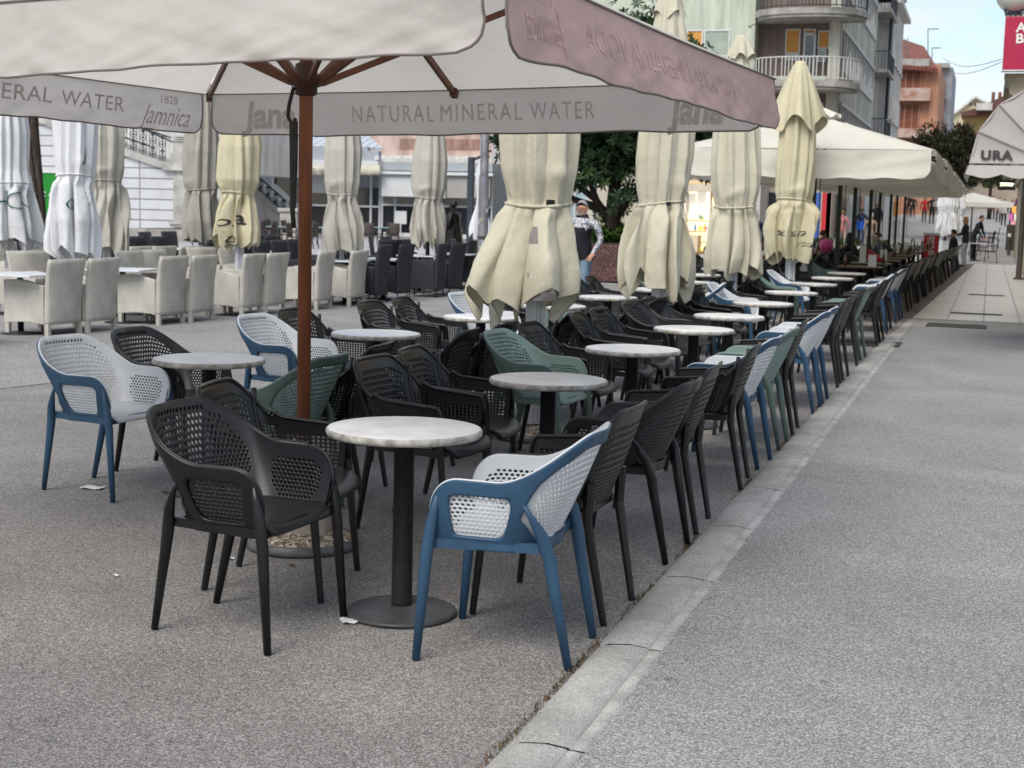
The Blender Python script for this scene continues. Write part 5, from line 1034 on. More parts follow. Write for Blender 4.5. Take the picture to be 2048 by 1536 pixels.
b=MB(); pp(b,[(1922,224),(1960,214),(2006,192),(2046,196),(2046,226),(1922,232)],150,6); pbuild(b,'roof',M_tileR,t); b=MB(); bx(b,1952,206,1985,220,149,2); pbuild(b,'dormer',M_gw,t)
for x in (1983,1996): b=MB(); bx(b,x,184,x+7,204,152,1); pbuild(b,'chimney',M_shut,t)
b=MB(); bx(b,1890,298,2060,440,140,6); tag(b.build('far_shops',mat('beige brown shop row',(.30,.25,.2),.85,.3,.4,detail=9)),'beige brown shop row at the far end of the tiled path','building')
b=MB(); bx(b,1700,300,1800,500,150,5); bx(b,1890,330,2060,450,185,8); o=tag(b.build('far_house_row',M_gw),'pale far houses closing the end of the street','building')
def strand(y0,y1,lab):
    b=MB(); a=AY(1885,y0,120); c=AY(2010,y1,60); b.tube([tuple(a+(c-a)*k/10-np.array([0,0,.5*math.sin(math.pi*k/10)])) for k in range(11)],.016,5); tag(b.build('overhead_cable',M_blk),lab,'cable')
strand(135,121,'lower thin cable slung across the street against the sky'); strand(115,116,'upper thin cable slung across the street against the sky')
# purple leaved street tree
p=AD(1885,470,72); tr=thing('street_tree',(p[0],p[1],ramp(p[1])),0,'round tree with mixed green and purple foliage above the far canopies','tree')
b=MB(); b.tube([(0,0,-.3),(.05,0,1.5),(0,0,3.2)],[.2,.16,.12],10); 
for k in range(6): a=k*1.05; b.tube([(0,0,2.8),(math.cos(a)*.8,math.sin(a)*.8,4),(math.cos(a)*1.5,math.sin(a)*1.4,5.2)],[.1,.06,.02],6)
b.build('trunk',M_bark2,tr)
M_pu=leafm('purple leaf',(.055,.022,.028),.2,.6); M_pg=leafm('olive leaf',(.045,.07,.018),.2,.6); M_pd=leafm('dark olive leaf',(.018,.03,.012),.2,.6)
b=MB(); leafcloud(b,(0,0,4.0),(2.15,1.9,1.8),26000,.17,21,mi=(0,3),clumps=90,droop=-.3)
r_=np.random.RandomState(3)
for k in range(60):
    d=r_.randn(3); d[2]=abs(d[2])+.4; d/=np.linalg.norm(d); q=d*np.array([1.7,1.6,1.6])+np.array([0,0,3.9]); L_=.3+.5*r_.rand(); b.tube([q*1.0,q+d*L_],[.02,.008],4,mi=0)
    for j in range(14): e=q+d*L_*r_.rand()+r_.randn(3)*.05; u=r_.randn(3); u/=np.linalg.norm(u); v=np.cross(u,d); b.add([e,e+u*.06+v*.03,e+u*.13,e+u*.06-v*.03],[(0,1,2,3)],r_.randint(3))
b.build('crown',[M_pu,M_pg,M_pd],tr)
p=AD(1975,470,105); tr=thing('street_tree',(p[0],p[1],ramp(p[1])),0,'second, smaller green street tree far beyond the parasols','tree')
b=MB(); b.tube([(0,0,-.3),(0,0,2.6)],[.15,.1],8); b.build('trunk',M_bark2,tr); b=MB(); leafcloud(b,(0,0,3.2),(2.6,2,1.2),5000,.17,29,mi=(0,2),clumps=40); b.build('crown',[M_pg,M_pd],tr)
# ================================================================ shaded terrace: row of open cream parasols
M_cc=mat('cream canopy cloth',(.72,.70,.62),.85,.05,1.5,bump=.2,bs=5,bd=.03,trans=.25); M_dpost=mat('dark green post',(.012,.018,.015),.4)
def canopy(cx,cy,k,w=3.9,zb=2.2,zt=2.62,za=3.25):
    t=thing('open_parasol',(cx,cy,0),0,f'open cream square parasol, {ORD[k]} in the row over the shaded terrace','parasol','open cream parasols over the terrace')
    h=w/2; b=MB(); cr_=[(-h,-h),(h,-h),(h,h),(-h,h)]
    for s in range(4):
        a=cr_[s]; c=cr_[(s+1)%4]; rows=[]
        for i in range(9):
            u=i/8; rows.append([((a[0]+(c[0]-a[0])*v)*u,(a[1]+(c[1]-a[1])*v)*u,za-(za-zt)*u-.05*math.sin(math.pi*u)*abs(math.sin(2*math.pi*v))) for v in np.linspace(0,1,17)])
        b.grid(rows)
    b.build('canopy',M_cc,t,merge=True)
    for s in range(4):
        a=cr_[s]; c=cr_[(s+1)%4]; rows=[]; n=(0,-1) if s==0 else (1,0) if s==1 else (0,1) if s==2 else (-1,0)
        for i in range(9):
            u=i/8; row=[]
            for j in range(61):
                v=.012+.976*j/60; ins=.02*max(0,u-.8)*5; v=ins+(1-2*ins)*v
                o=.025+.028*u*fbm(v*3+u*2,u,s+k)+.012*fbm(v*9+u*3.5,u*2,s+k)+.02*u; z=zt-(zt-zb)*u-.02*math.sin(math.pi*v)+.012*u*math.sin(v*40+k)
                row.append((a[0]+(c[0]-a[0])*v+n[0]*o,a[1]+(c[1]-a[1])*v+n[1]*o,z))
            rows.append(row)
        b=MB(); b.grid(rows); b.build('valance',M_cc,t)
    rows=[]
    for i in range(5):
        u=i/4; rows.append([((.05+.33*u)*math.cos(a),(.05+.33*u)*math.sin(a),za+.14-.16*u+.035*u*math.sin(9*a+k)) for a in np.linspace(0,6.283,65)[:-1]])
    b=MB(); b.grid(rows,closed=True); b.build('vent_cap',M_cc,t)
    b=MB(); b.box(-.04,.04,-.04,.04,.05,za-.1); b.build('pole',M_dpost,t); b=MB(); b.box(-.35,.35,-.35,.35,0,.06); b.build('base',M_conc,t)
    b=MB(); b.tube([(.1,0,1.0),(.1,0,2.3)],.008,5); b.build('cord',M_strap,t)
    for s in range(8):
        a=s*math.pi/4+math.pi/4; rr_=h*1.38 if s%2==0 else h*.97; e=(rr_*math.cos(a),rr_*math.sin(a)); b=MB(); b.bar((0,0,za-.06),(e[0],e[1],zt-.04),.03,.04); b.build('rib',M_dpost,t)
for k in range(8): canopy(-2.78-.02*k+(.05 if k%2 else 0),23.93+4.02*k,k,zb=2.2+.035*k,zt=2.62+.032*k)
# terrace seats and tables
M_ttop=mat('brown terrace table top',(.16,.11,.07),.45,.15,4)
tb=first(cafe('terrace_table',M_ttop,.75,.74))
TG='terrace chairs under the cream parasols'; r5=np.random.RandomState(15)
it=[]
for i in range(11):
    y=26.2+i*2.35
    for c,(x,nm) in enumerate(((-2.15+.03*i*.6,'kerb side'),(-4.3,'square side'))):
        if y>52: continue
        tb((x,y,.006),0,f'brown topped terrace table under the cream parasols, {ORD[i]} of the {nm} line','terrace tables'); it.append((x,y))
        for k,(dx,dy,a) in enumerate(((.62,-.33,180),(.62,.33,180),(-.62,-.33,0),(-.62,.33,0))):
            kd='bbkbgbkbwbb'[(i*3+k*2+c)%11] if c==0 else 'bkb'[(i+k)%3]
            KIND[kd][0]((x+dx+(.02*i if dx>0 else 0),y+dy,.006),R_(a+r5.uniform(-8,8)),{'b':'black lattice armchair among the shaded terrace tables beneath the far cream parasols','k':'charcoal armchair among the shaded terrace tables beneath the far cream parasols','g':'green armchair among the shaded terrace tables beneath the far cream parasols','w':'pale grey and blue armchair among the shaded terrace tables beneath the far parasols'}[kd],{'b':TG,'k':TG+', charcoal','g':TG+', green','w':TG+', grey and blue'}[kd])
M_bot=mat('amber glass',(.10,.04,.012),.15,.2,4,spec=.8); M_clr=mat('pale glass',(.35,.38,.36),.15,.1,4,spec=.8); M_red=mat('red plastic',(.5,.02,.05),.45,.1,4); M_menu=mat('white card',(.65,.65,.62),.6,.05,4)
for i,(x,y) in enumerate(it):
    for k in range(2):
        xx=x+r5.uniform(-.25,.25); yy=y+r5.uniform(-.25,.25)
        if (i+k)%5: 
            b=MB(); b.lathe([(.03,0),(.032,.12),(.012,.19),(.012,.24),(0,.24)],n=10); tag(b.build('bottle',M_bot if k else M_clr,loc=(xx,yy,.747)),'small glass bottle standing on a shaded terrace table','bottle','bottles and glasses on the terrace tables')
        else:
            b=MB(); b.prism([(-.05,0),(.05,0),(0,.21)],'x',-.07,.07); tag(b.build('menu_stand',M_menu,loc=(xx,yy,.747)),'white folded menu card on a shaded terrace table','menu','menu cards on the terrace tables')
p=AD(1725,520,27.5); b=MB(); b.box(-.06,.06,-.02,.02,0,.34); tag(b.build('menu_holder',M_menu,loc=(p[0],p[1],.74)),'tall white menu holder at the near end of the shaded terrace','menu')
p=AD(1746,520,29); b=MB(); b.prism([(-.12,0),(.25,.0),(-.1,.24)],'y',-.1,.1); tag(b.build('folded_cloth',M_red,loc=(p[0],p[1],.75)),'crimson folded cloth on a shaded terrace table','cloth')
p=AD(1652,500,36); b=MB(); b.lathe([(0,0),(.14,.05),(.18,.18),(.12,.32),(0,.36)],n=16); tag(b.build('pink_bag',mat('pink plastic',(.6,.08,.25),.5),loc=(p[0],p[1],.72)),'bright pink bag resting on a table in the shade','bag')
# cola board and orange street sign, menu board
p=AD(1863,475,47); cb=thing('advert_board',(p[0],p[1],0),R_(-6),'red and white upright drink advert board with white script','sign')
b=MB(); b.box(-.24,.24,-.03,.03,.12,1.12); b.build('panel',mat('red advert panel',(.5,.03,.04),.5),cb); b=MB(); b.box(-.28,.28,-.12,.12,0,.12); b.box(-.26,.26,-.035,.035,1.12,1.2); b.build('stand',M_wfr,cb)
vs,fs=textmesh('Coca-Cola',.34,shear=.35,offset=.006); b=MB(); b.add([(-y,-.034,.62+x*.62) for x,y,z in vs],fs); b.build('lettering',M_menu,cb)
p=AD(1783,420,92); t=thing('street_sign',(p[0],p[1],ramp(p[1])),0,'orange square sign board standing up the street behind the terrace poles','sign'); b=MB(); b.box(-.45,.45,-.03,.03,.5,1.5); b.build('panel',mat('orange sign',(.6,.24,.04),.5),t,bevel=.01); b=MB(); b.bar((-.35,0,0),(-.3,0,.5),.05); b.bar((.35,0,0),(.3,0,.5),.05); b.build('leg',M_blk,t); b=MB(); b.add([(-.02,-.035,.75),(.06,-.035,.75),(.1,-.035,1.05),(.18,-.035,1.05),(0,-.035,1.3),(-.18,-.035,1.05),(-.06,-.035,1.05)],[(0,1,2,3,4,5,6)]); b.build('arrow',M_blk,t)
p=AD(1612,430,27.5); t=thing('menu_board',(p[0],p[1],0),R_(10),'tall white arched menu board behind the last cream closed parasol','sign'); b=MB(); b.prism([(-.17,.55),(.17,.55),(.17,1.72),(.13,1.78),(0,1.80),(-.13,1.78),(-.17,1.72)],'y',-.02,.02); b.build('panel',M_menu,t); b=MB(); b.box(-.2,.2,-.16,.16,0,.04); b.box(-.03,.03,-.015,.015,.04,.55); b.build('stand',M_blk,t)
b=MB()
for i in range(13): b.box(-.1,-.1+.05+.12*((i*5)%7)/7,-.0225,-.0215,.75+i*.07,.765+i*.07)
b.build('menu_lines',mat('grey print',(.3,.3,.3),.7),t)
# planters with low plants between terrace and street
for i,(px,D) in enumerate([(1665,60),(1700,62),(1760,58),(1640,52)]):
    p=AD(px,480,D); t=thing('street_planter',(p[0],p[1],0),0,f'low grey trough of mixed plants edging the terrace, {CN[i]} by distance','planter','plant troughs'); b=MB(); b.box(-.6,.6,-.2,.2,0,.45); b.build('trough',M_gw,t,bevel=.02); b=MB(); leafcloud(b,(0,0,.6),(.6,.25,.22),900,.12,30+i,mi=(0,3)); b.build('foliage',[M_h1,M_h2,M_pu],t)
# grey white closed parasols at the end of the terrace
for i,(px,D) in enumerate([(1885,58),(1901,54),(1917,60)]):
    p=AD(px,450,D); closed((p[0],p[1]),0,['closed grey white parasol, leftmost of three at the terrace end','closed grey white parasol, middle of three at the terrace end','closed grey white parasol, rightmost of three at the terrace end'][i],M_wht,[(3.0,.05),(2.6,.22),(2.2,.27),(1.95,.20),(1.7,.28),(1.3,.33),(.9,.3)],1.1,.2,1.95,90+i,npl=8,base=False,grp='closed parasols at the terrace end')
p=AD(1950,450,80); t=thing('open_parasol',(p[0]-.2,p[1],ramp(p[1])),R_(20),'flat open pale parasol farthest up the street','parasol'); b=MB(); h=1.7
for s in range(4):
    a=[(-h,-h),(h,-h),(h,h),(-h,h)][s]; c=[(h,-h),(h,h),(-h,h),(-h,-h)][s]; b.add([(0,0,2.3),(a[0],a[1],1.75),(c[0],c[1],1.75)],[(0,1,2)]); b.add([(a[0],a[1],1.75),(c[0],c[1],1.75),(c[0],c[1],1.5),(a[0],a[1],1.5)],[(0,1,2,3)])
b.build('canopy',M_cc,t); b=MB(); b.lathe([(.04,0),(.04,2.2)],n=10); b.build('pole',M_dpost,t)
# dark seats beyond, in the open street
for i,(px,D,j) in enumerate([(1808,52,180),(1842,50,0),(1965,58,180),(1975,62,170),(1982,55,180),(1950,60,0),(1985,66,180)]):
    p=AD(px,500,D); dn((p[0],p[1],ramp(p[1])),R_(j),'dark dining chair out in the street beyond the cream parasols','street dining chairs')
for i,(px,D) in enumerate([(1826,52),(1952,56),(1958,63)]): p=AD(px,480,D); ct((p[0],p[1],ramp(p[1])),0,['pale table in the street seen between terrace poles','pale table by the standing waiter','pale table farthest along the terrace'][i],'tables in the street')
# ================================================================ people
def person(name,loc,rz,lab,H=1.75,skin=(.45,.25,.17),top=(.02,.02,.03),legs=(.03,.035,.05),hair=(.03,.02,.015),shoes=(.02,.02,.02),pose='stand',topmat=None,upmat=None,face=False,lean=0.,stride=.0,arms=None,longhair=False,bulk=1.,mats=None,cat='person',fingers=False,look=0.):
    t=thing(name,loc,rz,lab,cat); k=H/1.75
    M=lambda n,c,r=.75: mat('%s %s'%(n,'%d %d %d'%tuple(int(v*255) for v in c)),c,r,.15,7,bump=.15,bs=25,bd=.01)
    ms=mats or [M('skin',skin,.5),topmat or M('jacket',top),upmat or topmat or M('jacket',top),M('trousers',legs),M('shoes',shoes)]
    J={};E=[]
    def j(n,p,r): J[n]=(Vector(p)*k,r)
    def e(a,b,m): E.append((a,b,m))
    B=bulk
    if pose=='sit': hz=.50
    else: hz=.94
    L=lean
    j('pel',(0,0,hz),(.145*B,.115*B)); j('sp1',(L*.3,0,hz+.16),(.14*B,.11*B)); j('sp2',(L*.65,0,hz+.34),(.165*B,.12*B)); j('ch',(L*.85,0,hz+.46),(.13*B,.10)); j('nk',(L,0,hz+.535),(.052,.055)); j('hd0',(L+.02,0,hz+.60),(.062,.07)); j('hd1',(L+.035,0,hz+.67),(.078,.09)); j('hd2',(L+.03,0,hz+.74),(.072,.085)); 
    e('pel','sp1',1); e('sp1','sp2',1); e('sp2','ch',2); e('ch','nk',2); e('nk','hd0',0); e('hd0','hd1',0); e('hd1','hd2',0)
    for s,sn in ((1,'l'),(-1,'r')):
        A=(arms or {}).get(sn) or [(L*.7+.03,s*.26,hz+.20),(L*.6+.13,s*.25,hz-.03)]
        j('sh'+sn,(L*.85,s*.175*B,hz+.46),(.068*B,.068)); j('el'+sn,A[0],(.052*B,.05)); j('wr'+sn,A[1],(.038,.034))
        d=(Vector(A[1])-Vector(A[0])).normalized(); w=Vector(A[1]); pm=w+d*.075; j('pm'+sn,pm,(.036,.022))
        e('ch','sh'+sn,2); e('sh'+sn,'el'+sn,2); e('el'+sn,'wr'+sn,2); e('wr'+sn,'pm'+sn,0)
        if fingers:
            sd=d.cross(Vector((1,0,0))).normalized() if abs(d.x)<.8 else Vector((0,1,0))
            for q in range(4):
                f1=pm+sd*(q-1.5)*.02+d*.035; f2=f1+d*(.03+.006*(1.5-abs(q-1.5)))+Vector((.012,0,-.004)); j('f%d%s'%(q,sn),f1,(.009,.009)); j('g%d%s'%(q,sn),f2,(.008,.008)); e('pm'+sn,'f%d%s'%(q,sn),0); e('f%d%s'%(q,sn),'g%d%s'%(q,sn),0)
            th=w+d*.03-sd*.035+Vector((.02,0,0)); j('th'+sn,th,(.011,.011)); j('ti'+sn,th+d*.035,(.009,.009)); e('wr'+sn,'th'+sn,0); e('th'+sn,'ti'+sn,0)
        else: j('fi'+sn,pm+d*.07,(.026,.014)); e('pm'+sn,'fi'+sn,0)
        st=stride*s
        if pose=='sit': j('hp'+sn,(.03,s*.09,hz-.01),(.1,.09)); j('kn'+sn,(.42,s*.11,hz),(.07,.07)); j('an'+sn,(.44,s*.11,.09),(.045,.045)); j('to'+sn,(.58,s*.12,.035),(.038,.03))
        else: j('hp'+sn,(0,s*.09,hz-.05),(.105*B,.10)); j('kn'+sn,(.03+st*.5+.02,s*.10,.50),(.07*B,.068)); j('an'+sn,(st-(.05 if st<0 else 0),s*.10,.09+(.06 if st<-.1 else 0)),(.045,.045)); j('to'+sn,(st+.14-(.05 if st<0 else 0),s*.11,.035+(.02 if st<-.1 else 0)),(.042,.03))
        e('pel','hp'+sn,3); e('hp'+sn,'kn'+sn,3); e('kn'+sn,'an'+sn,3); e('an'+sn,'to'+sn,4)
    names=list(J); me=bpy.data.meshes.new('body'); me.from_pydata([J[n][0] for n in names],[(names.index(a),names.index(b)) for a,b,_ in E],[])
    ob=bpy.data.objects.new('body',me); COL.objects.link(ob); md=ob.modifiers.new('k','SKIN'); md.use_smooth_shade=True
    for i,n in enumerate(names):
        sv=me.skin_vertices[0].data[i]; sv.radius=(J[n][1][0]*k,J[n][1][1]*k); sv.use_root=(n=='pel')
    s2=ob.modifiers.new('s','SUBSURF'); s2.levels=2; bake(ob); me=ob.data
    for m in ms: me.materials.append(m)
    segs=[(J[a][0],J[b][0],m,max(.03,(J[a][1][0]+J[b][1][0])/2)) for a,b,m in E]
    for p in me.polygons:
        c=Vector(p.center); best=None
        for a,b_,m,r in segs:
            ab=b_-a; u=max(0,min(1,(c-a).dot(ab)/max(1e-9,ab.length_squared))); d=(c-(a+ab*u)).length-r*.6
            if best is None or d<best[0]: best=(d,m)
        p.material_index=best[1]; p.use_smooth=True
    if pose!='sit' and not mats:
        for p in me.polygons:
            if p.material_index==3 and p.center.z>.84*k: p.material_index=1
    ob.parent=t
    hd=(J['hd1'][0]+J['hd2'][0])/2
    if hair:
        b=MB(); rows=[]; R=.099*k
        for i in range(9):
            row=[]
            for a in np.linspace(0,6.283,25)[:-1]:
                q=math.pi*.60*i/8*(1-.54*max(0,math.cos(a))**.8); dz=(.055*k*(i-5)) if (longhair and math.cos(a)<.3 and i>5) else 0
                row.append((hd.x-.012+R*1.06*math.sin(q)*math.cos(a),hd.y+R*.90*math.sin(q)*math.sin(a),hd.z+R*1.10*math.cos(q)-dz))
            rows.append(row)
        b.grid(rows,closed=True); b.build('hair',M('hair',hair,.6) if not mats else mats[0],t)
    if face:
        fm=ms[0]; z=hd.z-.025*k; x=hd.x+.085*k
        b=MB(); b.tube([(x-.02,0,z+.02),(x+.012,0,z-.012),(x+.022,0,z-.028),(x-.01,0,z-.034)],[.008,.011,.013,.006],8); b.build('nose',fm,ob)
        for s in (-1,1):
            b=MB(); b.lathe([(0,-.03),(.012,-.02),(.018,.0),(.016,.02),(0,.03)],(hd.x-.0,s*.083*k,z-.003),8); b.build('ear',fm,ob)
            if not mats: b=MB(); b.lathe([(0,-.006),(.011,0),(0,.006)],(x-.012,s*.032,z+.012),8); b.build('eye',M_black,ob)
        b=MB(); b.bar((x-.005,-.024,z-.06),(x-.005,.024,z-.06),.01,.008); b.build('mouth',mat('lips',(.3,.1,.08),.5) if not mats else fm,ob)
    return t,J,k
# patterned jacket of the walking man
def patmat():
    m=bpy.data.materials.new('black leaf print on white'); m.use_nodes=True; t=m.node_tree; N=t.nodes; L=t.links; b=N['Principled BSDF']; b.inputs['Roughness'].default_value=.7
    tcn=N.new('ShaderNodeTexCoord'); v=N.new('ShaderNodeTexNoise'); v.inputs['Scale'].default_value=25; v.inputs['Detail'].default_value=3; v.inputs['Distortion'].default_value=1.5; L.new(tcn.outputs['Object'],v.inputs['Vector'])
    r=N.new('ShaderNodeValToRGB'); r.color_ramp.interpolation='CONSTANT'; r.color_ramp.elements[0].color=(.50,.51,.54,1); r.color_ramp.elements[1].position=.52; r.color_ramp.elements[1].color=(.06,.065,.085,1); L.new(v.outputs['Fac'],r.inputs[0]); L.new(r.outputs[0],b.inputs['Base Color']); return m
p=AD(1163,500,22); a=tocam(p)
M_navy=mat('navy jacket',(.008,.009,.014),.8,.2,9,bump=.2,bs=25,bd=.01)
t,J,k=person('person',(p[0],p[1],0),a-.35,'grey haired man with glasses in navy and white patterned jacket walking past the planter',H=1.76,hair=(.26,.25,.24),legs=(.13,.19,.26),top=(.01,.01,.015),topmat=M_navy,upmat=patmat(),face=True,stride=.16,bulk=1.3,fingers=True,arms={'l':[(-.02,.31,1.14),(.12,.23,.95)],'r':[(.02,-.30,1.15),(.15,-.2,.97)]},skin=(.42,.22,.15))
b=MB(); b.lathe([(.085,1.43*k),(.105,1.46*k),(.095,1.52*k),(.07,1.545*k)],n=20); b.build('scarf',mat('dark plum scarf',(.03,.015,.02),.9,.3,20,bump=.5,bs=30,bd=.02),t)
hd=(J['hd1'][0]+J['hd2'][0])/2; b=MB()
for s in (-1,1): b.tube([(hd.x+.092,s*.036+.026*math.cos(q),hd.z-.018+.019*math.sin(q)) for q in np.linspace(0,6.283,13)],.0025,4,cap=False); b.bar((hd.x+.09,s*.062,hd.z-.015),(hd.x,s*.09,hd.z-.015),.004)
b.bar((hd.x+.094,-.01,hd.z-.015),(hd.x+.094,.01,hd.z-.015),.004); b.build('glasses',M_gal,t)
b=MB(); b.lathe([(0,-.04),(.035,-.03),(.042,0),(.03,.02),(0,.02)],(hd.x+.045,0,hd.z-.10),12); b.build('beard',mat('grey beard',(.25,.24,.23),.8),t)
# bronze statue: standing man, coat over arm
M_brz=mat('dark bronze',(.022,.02,.018),.35,.35,6,metal=.6,bump=.3,bs=12,bd=.01)
p=AD(907,500,33.9); t,J,k=person('statue',(p[0],p[1],0),R_(175),'dark bronze statue of a standing man in a suit with arms folded before him',H=1.78,mats=[M_brz]*5,face=True,bulk=1.15,stride=.08,arms={'l':[(.02,.27,1.14),(.22,.12,1.12)],'r':[(.02,-.27,1.13),(.24,-.08,1.08)]},cat='statue')
b=MB(); rows=[]
for i in range(14):
    u=i/13; rows.append([((.175+.05*u)*(1+.12*math.sin(5*a))*math.cos(a),(.20+.05*u)*(1+.1*math.sin(7*a))*math.sin(a),1.15-.45*u) for a in np.linspace(0,6.283,33)[:-1]])
b.grid(rows,closed=True); b.build('coat_tails',M_brz,t); b=MB(); b.lathe([(.33,0),(.33,.05),(.28,.06)],n=24); b.build('plinth',M_brz,t)
b=MB(); P=[[(.20+.04*u+.03*math.sin(9*v),-.20+.4*v,1.13-.55*u) for v in np.linspace(0,1,14)] for u in np.linspace(0,1,8)]; b.grid(P); b.build('draped_coat',M_brz,t,solid=.03)
def pr(px,D,lab,rz,**k):
    p=AD(px,470,D); return person('person',(p[0],p[1],ramp(p[1])),rz,lab,**k)
W90=R_(90)
pr(1932,50,'woman in black jacket and pale grey trousers standing at the end of the terrace row',R_(165),H=1.78,top=(.01,.01,.012),legs=(.33,.34,.37),hair=(.22,.12,.05),skin=(.5,.3,.22),longhair=True,lean=.03,fingers=True,arms={'l':[(.08,.22,1.16),(.26,.1,1.12)],'r':[(.08,-.22,1.16),(.26,-.1,1.12)]})
pr(1946,56,'waiter in dark shirt leaning over a table beyond the woman',R_(-20),H=1.8,top=(.01,.011,.016),legs=(.015,.015,.02),hair=(.03,.018,.012),lean=.28,arms={'l':[(.3,.22,1.12),(.42,.15,.9)],'r':[(.3,-.22,1.12),(.42,-.15,.9)]})
pr(1908,45,'seated person in black coat at the end of the kerb side terrace line',R_(180),pose='sit',top=(.006,.006,.007),hair=(.01,.008,.008),bulk=1.15,H=1.8)
pr(1702,33,'seated woman with long black hair and black clothes under the first cream parasols',R_(150),pose='sit',top=(.008,.008,.009),hair=(.01,.008,.008),longhair=True,H=1.7)
pr(1757,37,'seated person in grey striped top under the cream parasols',R_(200),pose='sit',top=(.10,.10,.11),hair=(.06,.04,.03),H=1.7)
pr(1645,38,'seated person in dark red top in the shade behind the white menu board',R_(20),pose='sit',top=(.12,.015,.03),hair=(.02,.015,.01),H=1.7)
pr(1684,62,'person in pink jacket and cream trousers seen from behind the second terrace pole',W90,top=(.55,.22,.24),legs=(.5,.38,.3),hair=(.25,.15,.06),stride=.1)
pr(1722,66,'person in dark top carrying a bright blue bag',W90,top=(.03,.03,.06),legs=(.02,.05,.16),hair=(.10,.08,.06),stride=.12)
p=AD(1721,470,65.5); b=MB(); b.box(-.17,.17,-.08,.08,.75,1.15); b.tube([(-.1,0,1.15),(-.08,0,1.35),(.08,0,1.35),(.1,0,1.15)],.012,5); tag(b.build('shopping_bag',mat('bright blue bag',(.02,.12,.6),.5),loc=(p[0],p[1]-.25,ramp(p[1]))),'bright blue bag carried past the terrace','bag')
pr(1751,73,'heavy set man in navy coat walking away up the street',W90,top=(.012,.014,.022),legs=(.02,.022,.03),hair=(.12,.10,.09),bulk=1.3,stride=.14,H=1.8)
pr(1741,58,'old person in tan coat passing behind the third terrace pole',W90,top=(.25,.18,.12),legs=(.1,.08,.06),hair=(.4,.4,.38),stride=.1)
pr(1814,106,'person in black coat, left one of the couple far up the street',-W90,top=(.01,.01,.012),legs=(.02,.02,.025),stride=.16)
pr(1823,105,'person in black clothes, right one of the couple far up the street',-W90,top=(.012,.012,.014),legs=(.02,.02,.025),stride=-.14,H=1.65)
pr(1846,96,'person in bright red jacket walking up the street',W90,top=(.45,.015,.02),legs=(.02,.02,.03),hair=(.2,.14,.08),stride=.15)
pr(1861,94,'person in long dark coat right of the red jacket',W90,top=(.012,.012,.012),legs=(.02,.02,.02),bulk=1.2,H=1.85)
pr(1982,104,'person in red top far off at the end of the tiled path',-W90,top=(.45,.02,.03),legs=(.02,.02,.03))
pr(1994,98,'person in tan jacket far off at the end of the tiled path',-W90,top=(.3,.18,.09),legs=(.03,.03,.04),stride=.1)
pr(2005,92,'person in pale grey top and black trousers walking down the tiled path',-W90,top=(.42,.42,.42),legs=(.012,.012,.015),hair=(.02,.015,.01),stride=.12)
pr(2021,90,'person in black clothes by the goods racks on the right',-W90,top=(.01,.01,.01),legs=(.012,.012,.014),stride=.1)
pr(1506,36,'man in navy jacket and jeans walking behind the third cream parasol',W90*1.1,top=(.02,.035,.085),legs=(.08,.10,.14),hair=(.05,.035,.025),stride=.15,H=1.78)
pr(1440,44,'person in dark clothes before the lit souvenir shop',R_(80),top=(.02,.025,.02),legs=(.02,.03,.02),hair=(.02,.015,.01))
# ================================================================ right side: stone house, awning, sign, lamp, posts
M_sand=mat('carved sandstone',(.36,.31,.23),.88,.25,1.6,bump=.5,bs=9,bd=.03,detail=9,grime=.28); M_awn2=mat('pale grey awning cloth',(.46,.43,.41),.85,.08,1.5,bump=.25,bs=7,bd=.02,trans=.15); M_under=mat('brown awning lining',(.16,.09,.045),.85,.1,3)
XW=1.12
rh=thing('stone_house',(XW,40,0),0,'weathered sandstone house with carved bracket along the right side of the path','building')
b=MB(); b.box(0,7,-19,30,-.2,13); b.build('wall',M_sand,rh)
b=MB(); [b.box(-.1,0,-19.5+k*3.2,-18.3+k*3.2,0,3.2) for k in range(14)]; b.build('pilaster',M_sand,rh)
b=MB(); b.box(-.16,0,-19,30,3.2,3.45); b.build('string_course',M_sand,rh)
b=MB()
for k in range(14): b.box(-.02,0,-18.2+k*3.2,-16.4+k*3.2,.4,2.9)
b.build('shop_window',M_glass,rh)
p=AD(2030,160,18.6); q0=p
b=MB(); Z=lambda y: AD(2030,y,18.6)[2]; X=lambda x: AD(x,160,18.6)[0]
b.prism([(X(2008),Z(152)),(X(2011),Z(165)),(X(2020),Z(176)),(X(2020),Z(190)),(X(2040),Z(205)),(XW+.3,Z(205)),(XW+.3,Z(152))],'y',q0[1]-.35,q0[1]+.35); b.v=[(x-XW,y-40,z) for x,y,z in b.v]; b.build('bracket',M_sand,rh)
b=MB(); b.box(X(2003)-XW,.2,q0[1]-.4-40,q0[1]+4-40,Z(46),Z(40)); b.box(X(2010)-XW,.2,q0[1]+.5-40,q0[1]+4-40,Z(150),Z(143)); b.build('balcony_slab',M_sand,rh)
b=MB()
for k in range(9): x=X(2001)-XW+k*.06; b.box(x,x+.02,q0[1]-.42-40,q0[1]-.38-40,Z(44),Z(14)); b.tube([(x+.03+.035*math.cos(a),q0[1]-.4-40,(Z(30))+.05*math.sin(a)) for a in np.linspace(0,6.283,9)],.012,4,cap=False)
b.box(X(2000)-XW,.2,q0[1]-.44-40,q0[1]-.36-40,Z(22),Z(16)); b.build('balcony_rail',M_ironw,rh)
sg=thing('bank_sign',(X(2003),q0[1]-.5,0),0,'crimson projecting sign box with white lettering high on the right','sign')
